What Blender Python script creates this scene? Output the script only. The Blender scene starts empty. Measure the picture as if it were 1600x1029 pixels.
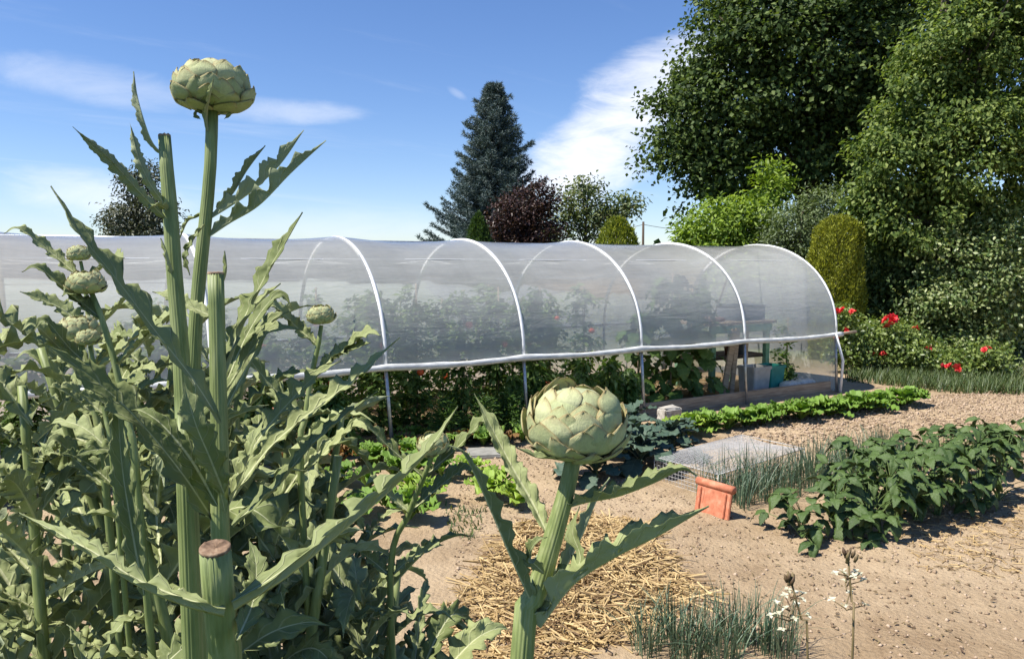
import bpy, math
import numpy as np
from mathutils import Vector, Matrix

# ------------------------------------------------------------------ camera, sky, sun
R = math.radians
scene = bpy.context.scene
CAM_H, FPX, PITCH = 1.6, 1200.0, math.atan(101.5 / 1200.0)
cam_data = bpy.data.cameras.new('camera')
cam_data.sensor_width = 36.0
cam_data.lens = 36.0 * FPX / 1600.0
cam_data.clip_start = 0.05
cam_data.clip_end = 6000
cam = bpy.data.objects.new('camera', cam_data)
scene.collection.objects.link(cam)
cam.location = (0, 0, CAM_H)
cam.rotation_euler = (math.pi / 2 - PITCH, 0, 0)
scene.camera = cam

SUN = Vector((-0.50, -0.17, 0.85)).normalized()
sun_el = math.asin(SUN.z)
sun_az = math.atan2(SUN.x, SUN.y)
sl = bpy.data.lights.new('sun', 'SUN')
sl.energy = 4.7
sl.angle = R(0.53)
sl.color = (1.0, 0.95, 0.86)
so = bpy.data.objects.new('sun', sl)
scene.collection.objects.link(so)
so.rotation_euler = SUN.to_track_quat('Z', 'Y').to_euler()

vs = scene.view_settings
vs.view_transform = 'Standard'
vs.look = 'None'
vs.exposure = 0.79
vs.gamma = 1.0

FWD = Vector((0, math.cos(PITCH), -math.sin(PITCH)))
UPV = Vector((0, math.sin(PITCH), math.cos(PITCH)))


def ray(px, py):
    return Vector(((px - 800.0) / FPX, 0, 0)) + UPV * ((514.5 - py) / FPX) + FWD


def P(px, py, d):
    return Vector((0, 0, CAM_H)) + ray(px, py) * d


def G(px, py, z=0.0):
    r = ray(px, py)
    return Vector((0, 0, CAM_H)) + r * ((CAM_H - z) / -r.z)


world = bpy.data.worlds.new('World')
scene.world = world
world.use_nodes = True
nt = world.node_tree
nt.nodes.clear()


def NN(tree, typ, **kw):
    n = tree.nodes.new(typ)
    for k, v in kw.items():
        setattr(n, k, v)
    return n


def math_node(tree, op, a, b=None, c=None, clamp=False):
    n = tree.nodes.new('ShaderNodeMath')
    n.operation = op
    n.use_clamp = clamp
    for i, v in enumerate((a, b, c)):
        if v is None:
            continue
        if isinstance(v, (int, float)):
            n.inputs[i].default_value = v
        else:
            tree.links.new(v, n.inputs[i])
    return n.outputs[0]


def vmath(tree, op, a, b):
    n = tree.nodes.new('ShaderNodeVectorMath')
    n.operation = op
    for i, v in enumerate((a, b)):
        if isinstance(v, (tuple, list, Vector)):
            n.inputs[i].default_value = tuple(v)
        else:
            tree.links.new(v, n.inputs[i])
    return n


def build_sky():
    t = nt
    sky = NN(t, 'ShaderNodeTexSky', sky_type='NISHITA')
    sky.sun_disc = False
    sky.sun_elevation = sun_el
    sky.sun_rotation = sun_az
    sky.air_density = 1.0
    sky.dust_density = 0.0
    sky.ozone_density = 2.0
    tc = NN(t, 'ShaderNodeTexCoord')
    d = tc.outputs['Generated']
    sep = NN(t, 'ShaderNodeSeparateXYZ')
    t.links.new(d, sep.inputs[0])
    z = math_node(t, 'MAXIMUM', sep.outputs[2], 0.0)
    zz = math_node(t, 'ADD', z, 0.12)
    cx = math_node(t, 'DIVIDE', sep.outputs[0], zz)
    cy = math_node(t, 'DIVIDE', sep.outputs[1], zz)
    # thin cirrus over the whole sky
    rx = math_node(t, 'ADD', math_node(t, 'MULTIPLY', cx, 0.62), math_node(t, 'MULTIPLY', cy, 0.36))
    ry = math_node(t, 'ADD', math_node(t, 'MULTIPLY', cx, -0.9), math_node(t, 'MULTIPLY', cy, 1.3))
    cmb = NN(t, 'ShaderNodeCombineXYZ')
    t.links.new(math_node(t, 'MULTIPLY', rx, 0.55), cmb.inputs[0])
    t.links.new(math_node(t, 'MULTIPLY', ry, 1.1), cmb.inputs[1])
    cmb.inputs[2].default_value = 3.7
    n1 = NN(t, 'ShaderNodeTexNoise')
    n1.inputs['Scale'].default_value = 1.1
    n1.inputs['Detail'].default_value = 8
    n1.inputs['Roughness'].default_value = 0.62
    n1.inputs['Distortion'].default_value = 0.5
    t.links.new(cmb.outputs[0], n1.inputs['Vector'])
    mr = NN(t, 'ShaderNodeMapRange')
    mr.interpolation_type = 'SMOOTHSTEP'
    mr.inputs['From Min'].default_value = 0.55
    mr.inputs['From Max'].default_value = 0.85
    mr.inputs['To Max'].default_value = 0.30
    t.links.new(n1.outputs[0], mr.inputs['Value'])
    total = mr.outputs[0]
    # individual cloud banks, each at its own place in the sky
    nb = NN(t, 'ShaderNodeTexNoise')
    nb.inputs['Scale'].default_value = 7.0
    nb.inputs['Detail'].default_value = 7
    nb.inputs['Roughness'].default_value = 0.6
    mp = NN(t, 'ShaderNodeMapping')
    mp.inputs['Rotation'].default_value = (0, R(35), 0)
    mp.inputs['Scale'].default_value = (0.55, 0.8, 1.6)
    t.links.new(d, mp.inputs['Vector'])
    t.links.new(mp.outputs[0], nb.inputs['Vector'])
    nb2 = NN(t, 'ShaderNodeTexNoise')
    nb2.inputs['Scale'].default_value = 16.0
    nb2.inputs['Detail'].default_value = 8
    nb2.inputs['Roughness'].default_value = 0.68
    nb2.inputs['Distortion'].default_value = 0.8
    t.links.new(mp.outputs[0], nb2.inputs['Vector'])
    wob = math_node(t, 'MULTIPLY', math_node(t, 'SUBTRACT', math_node(t, 'ADD', math_node(t, 'MULTIPLY', nb.outputs[0], 0.6), math_node(t, 'MULTIPLY', nb2.outputs[0], 0.4)), 0.5), 4.4)
    for (px, py, ex, ey, sa, sb, amp) in (
            (975, 200, 1075, 130, 0.165, 0.064, 1.0),
            (1085, 90, 1185, 45, 0.15, 0.045, 0.75),
            (905, 235, 960, 225, 0.060, 0.034, 0.75),
            (430, 172, 560, 176, 0.115, 0.017, 0.36),
            (170, 135, 260, 150, 0.105, 0.026, 0.28),
            (150, 305, 260, 318, 0.115, 0.030, 0.50),
            (520, 350, 640, 352, 0.20, 0.028, 0.22),
            (713, 145, 725, 152, 0.016, 0.006, 0.25)):
        c = ray(px, py).normalized()
        e = (ray(ex, ey).normalized() - c)
        e = (e - c * e.dot(c)).normalized()
        f = c.cross(e)
        a = vmath(t, 'DOT_PRODUCT', d, tuple(e)).outputs['Value']
        b = vmath(t, 'DOT_PRODUCT', d, tuple(f)).outputs['Value']
        k = vmath(t, 'DOT_PRODUCT', d, tuple(c)).outputs['Value']
        qa = math_node(t, 'POWER', math_node(t, 'ABSOLUTE', math_node(t, 'DIVIDE', a, sa)), 2.0)
        qb = math_node(t, 'POWER', math_node(t, 'ABSOLUTE', math_node(t, 'DIVIDE', b, sb)), 2.0)
        q = math_node(t, 'ADD', qa, qb)
        q = math_node(t, 'SUBTRACT', math_node(t, 'SUBTRACT', 1.25, q), math_node(t, 'MULTIPLY', wob, -0.9))
        m = NN(t, 'ShaderNodeMapRange')
        m.interpolation_type = 'SMOOTHSTEP'
        m.inputs['From Min'].default_value = 0.0
        m.inputs['From Max'].default_value = 1.6
        m.inputs['To Max'].default_value = amp
        t.links.new(q, m.inputs['Value'])
        g = math_node(t, 'MULTIPLY', m.outputs[0], math_node(t, 'GREATER_THAN', k, 0.2))
        total = math_node(t, 'MAXIMUM', total, g)
    mix = NN(t, 'ShaderNodeMix', data_type='RGBA')
    t.links.new(total, mix.inputs['Factor'])
    hs = NN(t, 'ShaderNodeHueSaturation')
    hs.inputs['Saturation'].default_value = SKY_SAT
    hs.inputs['Value'].default_value = 1.0
    t.links.new(sky.outputs[0], hs.inputs['Color'])
    tint = NN(t, 'ShaderNodeMix', data_type='RGBA', blend_type='MULTIPLY')
    tint.inputs['Factor'].default_value = 1.0
    t.links.new(hs.outputs[0], tint.inputs['A'])
    tint.inputs['B'].default_value = (0.90, 0.95, 1.16, 1)
    t.links.new(tint.outputs['Result'], mix.inputs['A'])
    mix.inputs['B'].default_value = (CLOUD, CLOUD * 1.01, CLOUD * 1.05, 1)
    bg = NN(t, 'ShaderNodeBackground')
    bg.inputs['Strength'].default_value = SKY_STR
    t.links.new(mix.outputs['Result'], bg.inputs['Color'])
    out = NN(t, 'ShaderNodeOutputWorld')
    t.links.new(bg.outputs[0], out.inputs['Surface'])


SKY_STR, SKY_SAT, CLOUD = 0.078, 1.12, 8.8
build_sky()

# ------------------------------------------------------------------ helpers
rng = np.random.default_rng(11)
COL = scene.collection


def tag(o, label=None, cat=None, group=None, kind=None):
    for k, v in (('label', label), ('category', cat), ('group', group), ('kind', kind)):
        if v:
            o[k] = v
    return o


def empty(name, loc=(0, 0, 0), rz=0.0, **kw):
    o = bpy.data.objects.new(name, None)
    COL.objects.link(o)
    o.location = loc
    o.rotation_euler = (0, 0, rz)
    o.empty_display_size = 0.05
    return tag(o, **kw)


def mesh_data(name, V, quads=None, tris=None, uv=None, qmat=None, tmat=None, mats=(), smooth=True):
    me = bpy.data.meshes.new(name)
    V = np.asarray(V, np.float32).reshape(-1, 3)
    nq = 0 if quads is None else len(quads)
    ntr = 0 if tris is None else len(tris)
    me.vertices.add(len(V))
    me.vertices.foreach_set('co', V.ravel())
    li = []
    if nq:
        li.append(np.asarray(quads, np.int32).ravel())
    if ntr:
        li.append(np.asarray(tris, np.int32).ravel())
    li = np.concatenate(li)
    me.loops.add(len(li))
    me.loops.foreach_set('vertex_index', li)
    me.polygons.add(nq + ntr)
    starts = np.concatenate([np.arange(nq) * 4, nq * 4 + np.arange(ntr) * 3]).astype(np.int32)
    me.polygons.foreach_set('loop_start', starts)
    if qmat is not None or tmat is not None:
        mi = np.concatenate([np.zeros(nq, np.int32) if qmat is None else np.asarray(qmat, np.int32),
                             np.zeros(ntr, np.int32) if tmat is None else np.asarray(tmat, np.int32)])
        me.polygons.foreach_set('material_index', mi)
    me.polygons.foreach_set('use_smooth', np.full(nq + ntr, smooth, bool))
    if uv is not None:
        ul = me.uv_layers.new(name='UVMap')
        ul.data.foreach_set('uv', np.asarray(uv, np.float32)[li].ravel())
    for m in mats:
        me.materials.append(m)
    me.update(calc_edges=True)
    return me


def link(name, me, parent=None, loc=None, mat=None):
    o = bpy.data.objects.new(name, me)
    COL.objects.link(o)
    if parent is not None:
        o.parent = parent
    if loc is not None:
        o.location = loc
    if mat is not None:
        o.matrix_local = mat
    return o


class MB:
    def __init__(s):
        s.V, s.Q, s.T, s.U, s.n = [], [], [], [], 0

    def add(s, V, Q=None, T=None, U=None):
        V = np.asarray(V, float).reshape(-1, 3)
        s.V.append(V)
        if Q is not None and len(Q):
            s.Q.append(np.asarray(Q) + s.n)
        if T is not None and len(T):
            s.T.append(np.asarray(T) + s.n)
        s.U.append(np.zeros((len(V), 2)) if U is None else np.asarray(U, float))
        s.n += len(V)
        return s

    def box(s, c, size, rot=None):
        x, y, z = [k / 2 for k in size]
        V = np.array([(a * x, b * y, e * z) for e in (-1, 1) for (a, b) in ((-1, -1), (1, -1), (1, 1), (-1, 1))])
        if rot is not None:
            V = V @ np.array(rot).T
        V = V + np.array(c)
        return s.add(V, [(0, 3, 2, 1), (4, 5, 6, 7), (0, 1, 5, 4), (1, 2, 6, 5), (2, 3, 7, 6), (3, 0, 4, 7)])

    def tube(s, pts, radii, sides=8, caps=True, ridge=0.0, nr=9, wob=0.0):
        V, Q, T = tube(pts, radii, sides, caps, ridge, nr)
        return s.add(V, Q, T)

    def mesh(s, name, mats, smooth=True, **kw):
        return mesh_data(name, np.concatenate(s.V), np.concatenate(s.Q) if s.Q else None,
                         np.concatenate(s.T) if s.T else None, uv=np.concatenate(s.U),
                         mats=mats if isinstance(mats, (list, tuple)) else (mats,), smooth=smooth, **kw)

    def build(s, name, mats, parent=None, loc=None, smooth=True):
        return link(name, s.mesh(name, mats, smooth), parent, loc)


def rotz(a):
    c, s_ = math.cos(a), math.sin(a)
    return np.array(((c, -s_, 0), (s_, c, 0), (0, 0, 1)))


def catmull(pts, n):
    p = np.array([tuple(q) for q in pts], float)
    if len(p) == 2:
        t = np.linspace(0, 1, n)[:, None]
        return p[0] * (1 - t) + p[1] * t
    e = np.vstack([2 * p[0] - p[1], p, 2 * p[-1] - p[-2]])
    seg = np.linalg.norm(np.diff(p, axis=0), axis=1)
    cum = np.concatenate([[0], np.cumsum(seg)])
    ts = np.linspace(0, cum[-1], n)
    out = []
    for t in ts:
        i = min(np.searchsorted(cum, t, side='right') - 1, len(p) - 2)
        u = (t - cum[i]) / max(seg[i], 1e-9)
        a, b, c, d = e[i], e[i + 1], e[i + 2], e[i + 3]
        out.append(0.5 * ((2 * b) + (-a + c) * u + (2 * a - 5 * b + 4 * c - d) * u * u + (-a + 3 * b - 3 * c + d) * u ** 3))
    return np.array(out)


def norm(a):
    return a / np.maximum(np.linalg.norm(a, axis=-1, keepdims=True), 1e-9)


def tube(pts, radii, sides=8, caps=True, ridge=0.0, nr=9):
    p = np.array([tuple(q) for q in pts], float)
    n = len(p)
    r = np.broadcast_to(np.asarray(radii, float), (n,))
    T = norm(np.gradient(p, axis=0))
    ref = np.array((0, 1, 0)) if abs(T[0][1]) < 0.8 else np.array((1, 0, 0))
    A = norm(np.cross(T, ref))
    B = np.cross(T, A)
    an = np.linspace(0, 2 * math.pi, sides, endpoint=False)
    rr = 1 + ridge * np.abs(np.sin(an * nr / 2.0)) - ridge * 0.5
    V = p[:, None] + (A[:, None] * np.cos(an)[None, :, None] + B[:, None] * np.sin(an)[None, :, None]) * (r[:, None] * rr[None])[..., None]
    V = V.reshape(-1, 3)
    i = np.arange(n - 1)[:, None] * sides
    j = np.arange(sides)[None]
    k = (j + 1) % sides
    Q = np.stack([i + j, i + k, i + sides + k, i + sides + j], -1).reshape(-1, 4)
    Tt = None
    if caps:
        V = np.vstack([V, p[0], p[-1]])
        m = n * sides
        jj = np.arange(sides)
        kk = (jj + 1) % sides
        Tt = np.concatenate([np.stack([kk, jj, np.full(sides, m)], -1),
                             np.stack([jj + (n - 1) * sides, kk + (n - 1) * sides, np.full(sides, m + 1)], -1)])
    return V, Q, Tt


def cloud(pos, D, N, L, W, tmpl, tri):
    """many small leaves: template (x across, y along, z out) placed at pos"""
    n = len(pos)
    D = norm(D)
    S = norm(np.cross(D, N))
    Z = np.cross(S, D)
    t = np.asarray(tmpl, float)
    L = np.broadcast_to(np.asarray(L, float), (n,))
    W = np.broadcast_to(np.asarray(W, float), (n,))
    V = pos[:, None] + S[:, None] * (t[None, :, 0:1] * W[:, None, None]) + D[:, None] * (t[None, :, 1:2] * L[:, None, None]) \
        + Z[:, None] * (t[None, :, 2:3] * L[:, None, None])
    F = (np.arange(n)[:, None, None] * len(t) + np.asarray(tri)[None]).reshape(-1, 3)
    return V.reshape(-1, 3), F


LEAF2 = ([(0, 0, 0), (-.5, .45, .12), (0, 1, -.08), (.5, .45, .12), (0, .45, 0)], [(0, 4, 1), (1, 4, 2), (0, 3, 4), (4, 3, 2)])
LEAF1 = ([(0, 0, 0), (-.5, .5, .1), (0, 1, -.05), (.5, .5, .1)], [(0, 2, 1), (0, 3, 2)])
NEEDLE = ([(-.5, 0, 0), (.5, 0, 0), (0, 1, 0)], [(0, 1, 2)])


def vnoise(p, seed=0):
    """value noise on (n,2) points"""
    r = np.random.default_rng(seed)
    tab = r.random((64, 64))
    i = np.floor(p).astype(int)
    f = p - i
    f = f * f * (3 - 2 * f)
    g = lambda a, b: tab[a % 64, b % 64]
    return (g(i[:, 0], i[:, 1]) * (1 - f[:, 0]) + g(i[:, 0] + 1, i[:, 1]) * f[:, 0]) * (1 - f[:, 1]) + \
           (g(i[:, 0], i[:, 1] + 1) * (1 - f[:, 0]) + g(i[:, 0] + 1, i[:, 1] + 1) * f[:, 0]) * f[:, 1]


def fbm(p, oct=4, seed=0):
    s, a, tot = 0, 1.0, 0
    for k in range(oct):
        s = s + a * (vnoise(p * 2 ** k + 7.3 * k, seed + k) - 0.5)
        tot += a
        a *= 0.5
    return s / tot * 2


# ------------------------------------------------------------------ materials
def new_mat(name):
    m = bpy.data.materials.new(name)
    m.use_nodes = True
    t = m.node_tree
    t.nodes.clear()
    out = t.nodes.new('ShaderNodeOutputMaterial')
    return m, t, out


def ramp(t, fac, stops):
    n = t.nodes.new('ShaderNodeValToRGB')
    els = n.color_ramp.elements
    while len(els) < len(stops):
        els.new(0.5)
    for e, (p, c) in zip(els, stops):
        e.position = p
        e.color = (*c, 1)
    t.links.new(fac, n.inputs[0])
    return n.outputs[0]


def noise(t, scale, detail=4, rough=0.55, vec=None, dist=0.0):
    n = t.nodes.new('ShaderNodeTexNoise')
    n.inputs['Scale'].default_value = scale
    n.inputs['Detail'].default_value = detail
    n.inputs['Roughness'].default_value = rough
    n.inputs['Distortion'].default_value = dist
    if vec is not None:
        t.links.new(vec, n.inputs['Vector'])
    return n.outputs[0]


def mixc(t, f, a, b, blend='MIX'):
    n = t.nodes.new('ShaderNodeMix')
    n.data_type = 'RGBA'
    n.blend_type = blend
    for key, v in (('Factor', f), ('A', a), ('B', b)):
        if isinstance(v, (int, float)):
            n.inputs[key].default_value = v
        elif isinstance(v, tuple):
            n.inputs[key].default_value = (*v[:3], 1)
        else:
            t.links.new(v, n.inputs[key])
    return n.outputs['Result']


def rnd(t):
    g = t.nodes.new('ShaderNodeNewGeometry').outputs['Random Per Island']
    o = t.nodes.new('ShaderNodeObjectInfo').outputs['Random']
    return math_node(t, 'FRACT', math_node(t, 'ADD', g, o))


def leaf_shader(t, out, col, rough=0.5, trans=0.3, bump=None, bstr=0.3, bdist=0.002, spec=0.4, tcol=None):
    pb = t.nodes.new('ShaderNodeBsdfPrincipled')
    t.links.new(col, pb.inputs['Base Color'])
    pb.inputs['Roughness'].default_value = rough
    pb.inputs['Specular IOR Level'].default_value = spec
    if bump is not None:
        b = t.nodes.new('ShaderNodeBump')
        b.inputs['Strength'].default_value = bstr
        b.inputs['Distance'].default_value = bdist
        t.links.new(bump, b.inputs['Height'])
        t.links.new(b.outputs[0], pb.inputs['Normal'])
    tr = t.nodes.new('ShaderNodeBsdfTranslucent')
    tc = mixc(t, 1.0, col, (1.25, 1.3, 0.55) if tcol is None else tcol, 'MULTIPLY')
    t.links.new(tc, tr.inputs['Color'])
    mx = t.nodes.new('ShaderNodeMixShader')
    mx.inputs[0].default_value = trans
    t.links.new(pb.outputs[0], mx.inputs[1])
    t.links.new(tr.outputs[0], mx.inputs[2])
    t.links.new(mx.outputs[0], out.inputs['Surface'])


def mat_foliage(name, stops, rough=0.5, trans=0.3, spec=0.35, nscale=0.0):
    m, t, out = new_mat(name)
    f = rnd(t)
    if nscale:
        n = noise(t, nscale, 2)
        f = math_node(t, 'ADD', math_node(t, 'MULTIPLY', f, 0.6), math_node(t, 'MULTIPLY', n, 0.4))
    leaf_shader(t, out, ramp(t, f, stops), rough, trans, spec=spec)
    return m


def mat_blade(name, c1, c2, rib, nveins=9.0, rough=0.55, trans=0.2, ribw=0.10, veins=0.35, bstr=0.5, bdist=0.003, spec=0.35, puck=60):
    """broad leaf seen close: pale midrib and side veins in the leaf's own UV, puckered between them"""
    m, t, out = new_mat(name)
    uvn = t.nodes.new('ShaderNodeUVMap')
    sp = t.nodes.new('ShaderNodeSeparateXYZ')
    t.links.new(uvn.outputs[0], sp.inputs[0])
    au = math_node(t, 'ABSOLUTE', sp.outputs[0])
    v = sp.outputs[1]
    ph = math_node(t, 'SUBTRACT', math_node(t, 'MULTIPLY', v, nveins), math_node(t, 'MULTIPLY', au, 1.1))
    w = math_node(t, 'ABSOLUTE', math_node(t, 'SUBTRACT', math_node(t, 'FRACT', ph), 0.5))
    vein = math_node(t, 'SUBTRACT', 1.0, math_node(t, 'MULTIPLY', w, 11.0), clamp=True)
    ribm = math_node(t, 'SUBTRACT', 1.0, math_node(t, 'DIVIDE', au, ribw), clamp=True)
    ribm = math_node(t, 'MULTIPLY', ribm, 2.2, clamp=True)
    tc = t.nodes.new('ShaderNodeTexCoord').outputs['Object']
    n = noise(t, 14, 4, vec=tc)
    f = math_node(t, 'SUBTRACT', math_node(t, 'ADD', math_node(t, 'MULTIPLY', n, 0.7), math_node(t, 'MULTIPLY', rnd(t), 0.75)), 0.2, clamp=True)
    col = mixc(t, f, c1, c2)
    col = mixc(t, math_node(t, 'MULTIPLY', vein, veins), col, rib)
    col = mixc(t, ribm, col, rib)
    h = math_node(t, 'ADD', math_node(t, 'MULTIPLY', noise(t, puck, 2, vec=tc), 0.9), math_node(t, 'MULTIPLY', vein, -0.5))
    leaf_shader(t, out, col, rough, trans, h, bstr, bdist, spec)
    return m


def mat_simple(name, stops, scale=20, rough=0.6, metallic=0.0, bump=0.0, bdist=0.002, stretch=None, spec=0.4, detail=5):
    m, t, out = new_mat(name)
    tc = t.nodes.new('ShaderNodeTexCoord').outputs['Object']
    if stretch:
        mp = t.nodes.new('ShaderNodeMapping')
        mp.inputs['Scale'].default_value = stretch
        t.links.new(tc, mp.inputs[0])
        tc = mp.outputs[0]
    n = noise(t, scale, detail, vec=tc)
    pb = t.nodes.new('ShaderNodeBsdfPrincipled')
    t.links.new(ramp(t, n, stops), pb.inputs['Base Color'])
    pb.inputs['Roughness'].default_value = rough
    pb.inputs['Metallic'].default_value = metallic
    pb.inputs['Specular IOR Level'].default_value = spec
    if bump:
        b = t.nodes.new('ShaderNodeBump')
        b.inputs['Strength'].default_value = bump
        b.inputs['Distance'].default_value = bdist
        t.links.new(n, b.inputs['Height'])
        t.links.new(b.outputs[0], pb.inputs['Normal'])
    t.links.new(pb.outputs[0], out.inputs['Surface'])
    return m


def mat_film(name, op, tint, wr=1.0):
    m, t, out = new_mat(name)
    uvn = t.nodes.new('ShaderNodeUVMap').outputs[0]
    mp = t.nodes.new('ShaderNodeMapping')
    mp.inputs['Scale'].default_value = (1.0, 5.0, 1.0)
    t.links.new(uvn, mp.inputs[0])
    n1 = noise(t, 1.6, 5, 0.6, mp.outputs[0], 0.6)
    n2 = noise(t, 0.9, 4, 0.6, uvn, 0.4)
    h = math_node(t, 'ADD', n1, math_node(t, 'MULTIPLY', n2, 0.8))
    mp2 = t.nodes.new('ShaderNodeMapping')
    mp2.inputs['Scale'].default_value = (22.0, 1.2, 1.0)
    t.links.new(uvn, mp2.inputs[0])
    drip = noise(t, 1.0, 5, 0.65, mp2.outputs[0], 0.2)
    blot = noise(t, 2.6, 5, 0.65, uvn, 0.3)
    wear = math_node(t, 'ADD', math_node(t, 'MULTIPLY', math_node(t, 'SUBTRACT', drip, 0.5), 0.05), math_node(t, 'MULTIPLY', math_node(t, 'SUBTRACT', blot, 0.5), 0.22))
    b = t.nodes.new('ShaderNodeBump')
    b.inputs['Strength'].default_value = 0.22 * wr
    b.inputs['Distance'].default_value = 0.05
    t.links.new(h, b.inputs['Height'])
    df = t.nodes.new('ShaderNodeBsdfDiffuse')
    df.inputs['Color'].default_value = (*tint, 1)
    t.links.new(b.outputs[0], df.inputs['Normal'])
    tl = t.nodes.new('ShaderNodeBsdfTranslucent')
    tl.inputs['Color'].default_value = (*tint, 1)
    t.links.new(b.outputs[0], tl.inputs['Normal'])
    m1 = t.nodes.new('ShaderNodeMixShader')
    m1.inputs[0].default_value = 0.47
    t.links.new(df.outputs[0], m1.inputs[1])
    t.links.new(tl.outputs[0], m1.inputs[2])
    tp = t.nodes.new('ShaderNodeBsdfTransparent')
    tp.inputs['Color'].default_value = (0.98, 0.985, 0.985, 1)
    m2 = t.nodes.new('ShaderNodeMixShader')
    opn = math_node(t, 'ADD', math_node(t, 'MULTIPLY', math_node(t, 'SUBTRACT', n1, 0.5), 0.14), math_node(t, 'ADD', wear, op), clamp=True)
    t.links.new(opn, m2.inputs[0])
    t.links.new(tp.outputs[0], m2.inputs[1])
    t.links.new(m1.outputs[0], m2.inputs[2])
    gl = t.nodes.new('ShaderNodeBsdfGlossy')
    gl.inputs['Roughness'].default_value = 0.22
    t.links.new(b.outputs[0], gl.inputs['Normal'])
    fr = t.nodes.new('ShaderNodeFresnel')
    fr.inputs['IOR'].default_value = 1.4
    m3 = t.nodes.new('ShaderNodeMixShader')
    t.links.new(fr.outputs[0], m3.inputs[0])
    t.links.new(m2.outputs[0], m3.inputs[1])
    t.links.new(gl.outputs[0], m3.inputs[2])
    t.links.new(m3.outputs[0], out.inputs['Surface'])
    return m


def mat_soil():
    m, t, out = new_mat('soil')
    tc = t.nodes.new('ShaderNodeTexCoord').outputs['Object']
    big = noise(t, 0.55, 4, 0.6, tc, 0.5)
    mid = noise(t, 5.0, 5, 0.65, tc)
    fin = noise(t, 55.0, 5, 0.7, tc)
    f = math_node(t, 'ADD', math_node(t, 'MULTIPLY', big, 0.52), math_node(t, 'ADD', math_node(t, 'MULTIPLY', mid, 0.28), math_node(t, 'MULTIPLY', fin, 0.20)))
    col = ramp(t, f, [(0.30, (0.17, 0.11, 0.062)), (0.43, (0.32, 0.23, 0.14)), (0.54, (0.42, 0.315, 0.20)), (0.70, (0.51, 0.395, 0.26))])
    # far fields turn to dry grass and green
    geo = t.nodes.new('ShaderNodeSeparateXYZ')
    t.links.new(tc, geo.inputs[0])
    far = t.nodes.new('ShaderNodeMapRange')
    far.inputs['From Min'].default_value = 12.0
    far.inputs['From Max'].default_value = 15.0
    t.links.new(math_node(t, 'ADD', geo.outputs[1], math_node(t, 'MULTIPLY', mid, 2.0)), far.inputs['Value'])
    col = mixc(t, far.outputs[0], col, mixc(t, mid, (0.05, 0.075, 0.02), (0.12, 0.14, 0.05)))
    near = t.nodes.new('ShaderNodeMapRange')  # dark green ground out of view, added to cut light bounced onto the heads
    near.inputs['From Min'].default_value = 2.35
    near.inputs['From Max'].default_value = 1.9
    t.links.new(math_node(t, 'ADD', geo.outputs[1], math_node(t, 'MULTIPLY', math_node(t, 'SUBTRACT', mid, 0.5), 0.8)), near.inputs['Value'])
    col = mixc(t, near.outputs[0], col, mixc(t, fin, (0.04, 0.065, 0.018), (0.10, 0.13, 0.045)))
    vo = t.nodes.new('ShaderNodeTexVoronoi')
    vo.inputs['Scale'].default_value = 38
    t.links.new(tc, vo.inputs['Vector'])
    h = math_node(t, 'ADD', math_node(t, 'MULTIPLY', fin, 1.0), math_node(t, 'MULTIPLY', vo.outputs[0], -0.5))
    b = t.nodes.new('ShaderNodeBump')
    b.inputs['Strength'].default_value = 0.85
    b.inputs['Distance'].default_value = 0.018
    t.links.new(h, b.inputs['Height'])
    pb = t.nodes.new('ShaderNodeBsdfPrincipled')
    t.links.new(col, pb.inputs['Base Color'])
    pb.inputs['Roughness'].default_value = 0.95
    pb.inputs['Specular IOR Level'].default_value = 0.1
    t.links.new(b.outputs[0], pb.inputs['Normal'])
    t.links.new(pb.outputs[0], out.inputs['Surface'])
    return m


def mat_bract():
    m, t, out = new_mat('artichoke_bract')
    uvn = t.nodes.new('ShaderNodeUVMap')
    sp = t.nodes.new('ShaderNodeSeparateXYZ')
    t.links.new(uvn.outputs[0], sp.inputs[0])
    au = math_node(t, 'ABSOLUTE', sp.outputs[0])
    v = sp.outputs[1]
    tc = t.nodes.new('ShaderNodeTexCoord').outputs['Object']
    n = noise(t, 30, 4, vec=tc)
    f = math_node(t, 'ADD', math_node(t, 'MULTIPLY', n, 0.6), math_node(t, 'MULTIPLY', rnd(t), 0.4))
    col = ramp(t, f, [(0.2, (0.38, 0.43, 0.20)), (0.5, (0.52, 0.55, 0.27)), (0.8, (0.66, 0.66, 0.36))])
    edge = math_node(t, 'ADD', math_node(t, 'POWER', v, 6.0), math_node(t, 'POWER', au, 7.0), clamp=True)
    edge = math_node(t, 'MULTIPLY', edge, math_node(t, 'ADD', n, 0.15), clamp=True)
    pur = math_node(t, 'MULTIPLY', math_node(t, 'SUBTRACT', noise(t, 11, 3, vec=tc), 0.46, clamp=True), 3.0, clamp=True)
    col = mixc(t, math_node(t, 'MULTIPLY', pur, 0.30), col, (0.27, 0.20, 0.15))
    down = math_node(t, 'POWER', math_node(t, 'SUBTRACT', 1.0, v), 1.5)
    col = mixc(t, math_node(t, 'MULTIPLY', down, 0.45), col, (0.40, 0.44, 0.30))
    col = mixc(t, edge, col, (0.34, 0.20, 0.09))
    mpn = t.nodes.new('ShaderNodeMapping')
    mpn.inputs['Scale'].default_value = (14, 1.5, 1)
    t.links.new(uvn.outputs[0], mpn.inputs[0])
    h = math_node(t, 'ADD', noise(t, 2.0, 3, vec=mpn.outputs[0]), math_node(t, 'MULTIPLY', n, 0.6))
    leaf_shader(t, out, col, 0.6, 0.10, h, 0.6, 0.002, 0.2)
    return m


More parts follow.
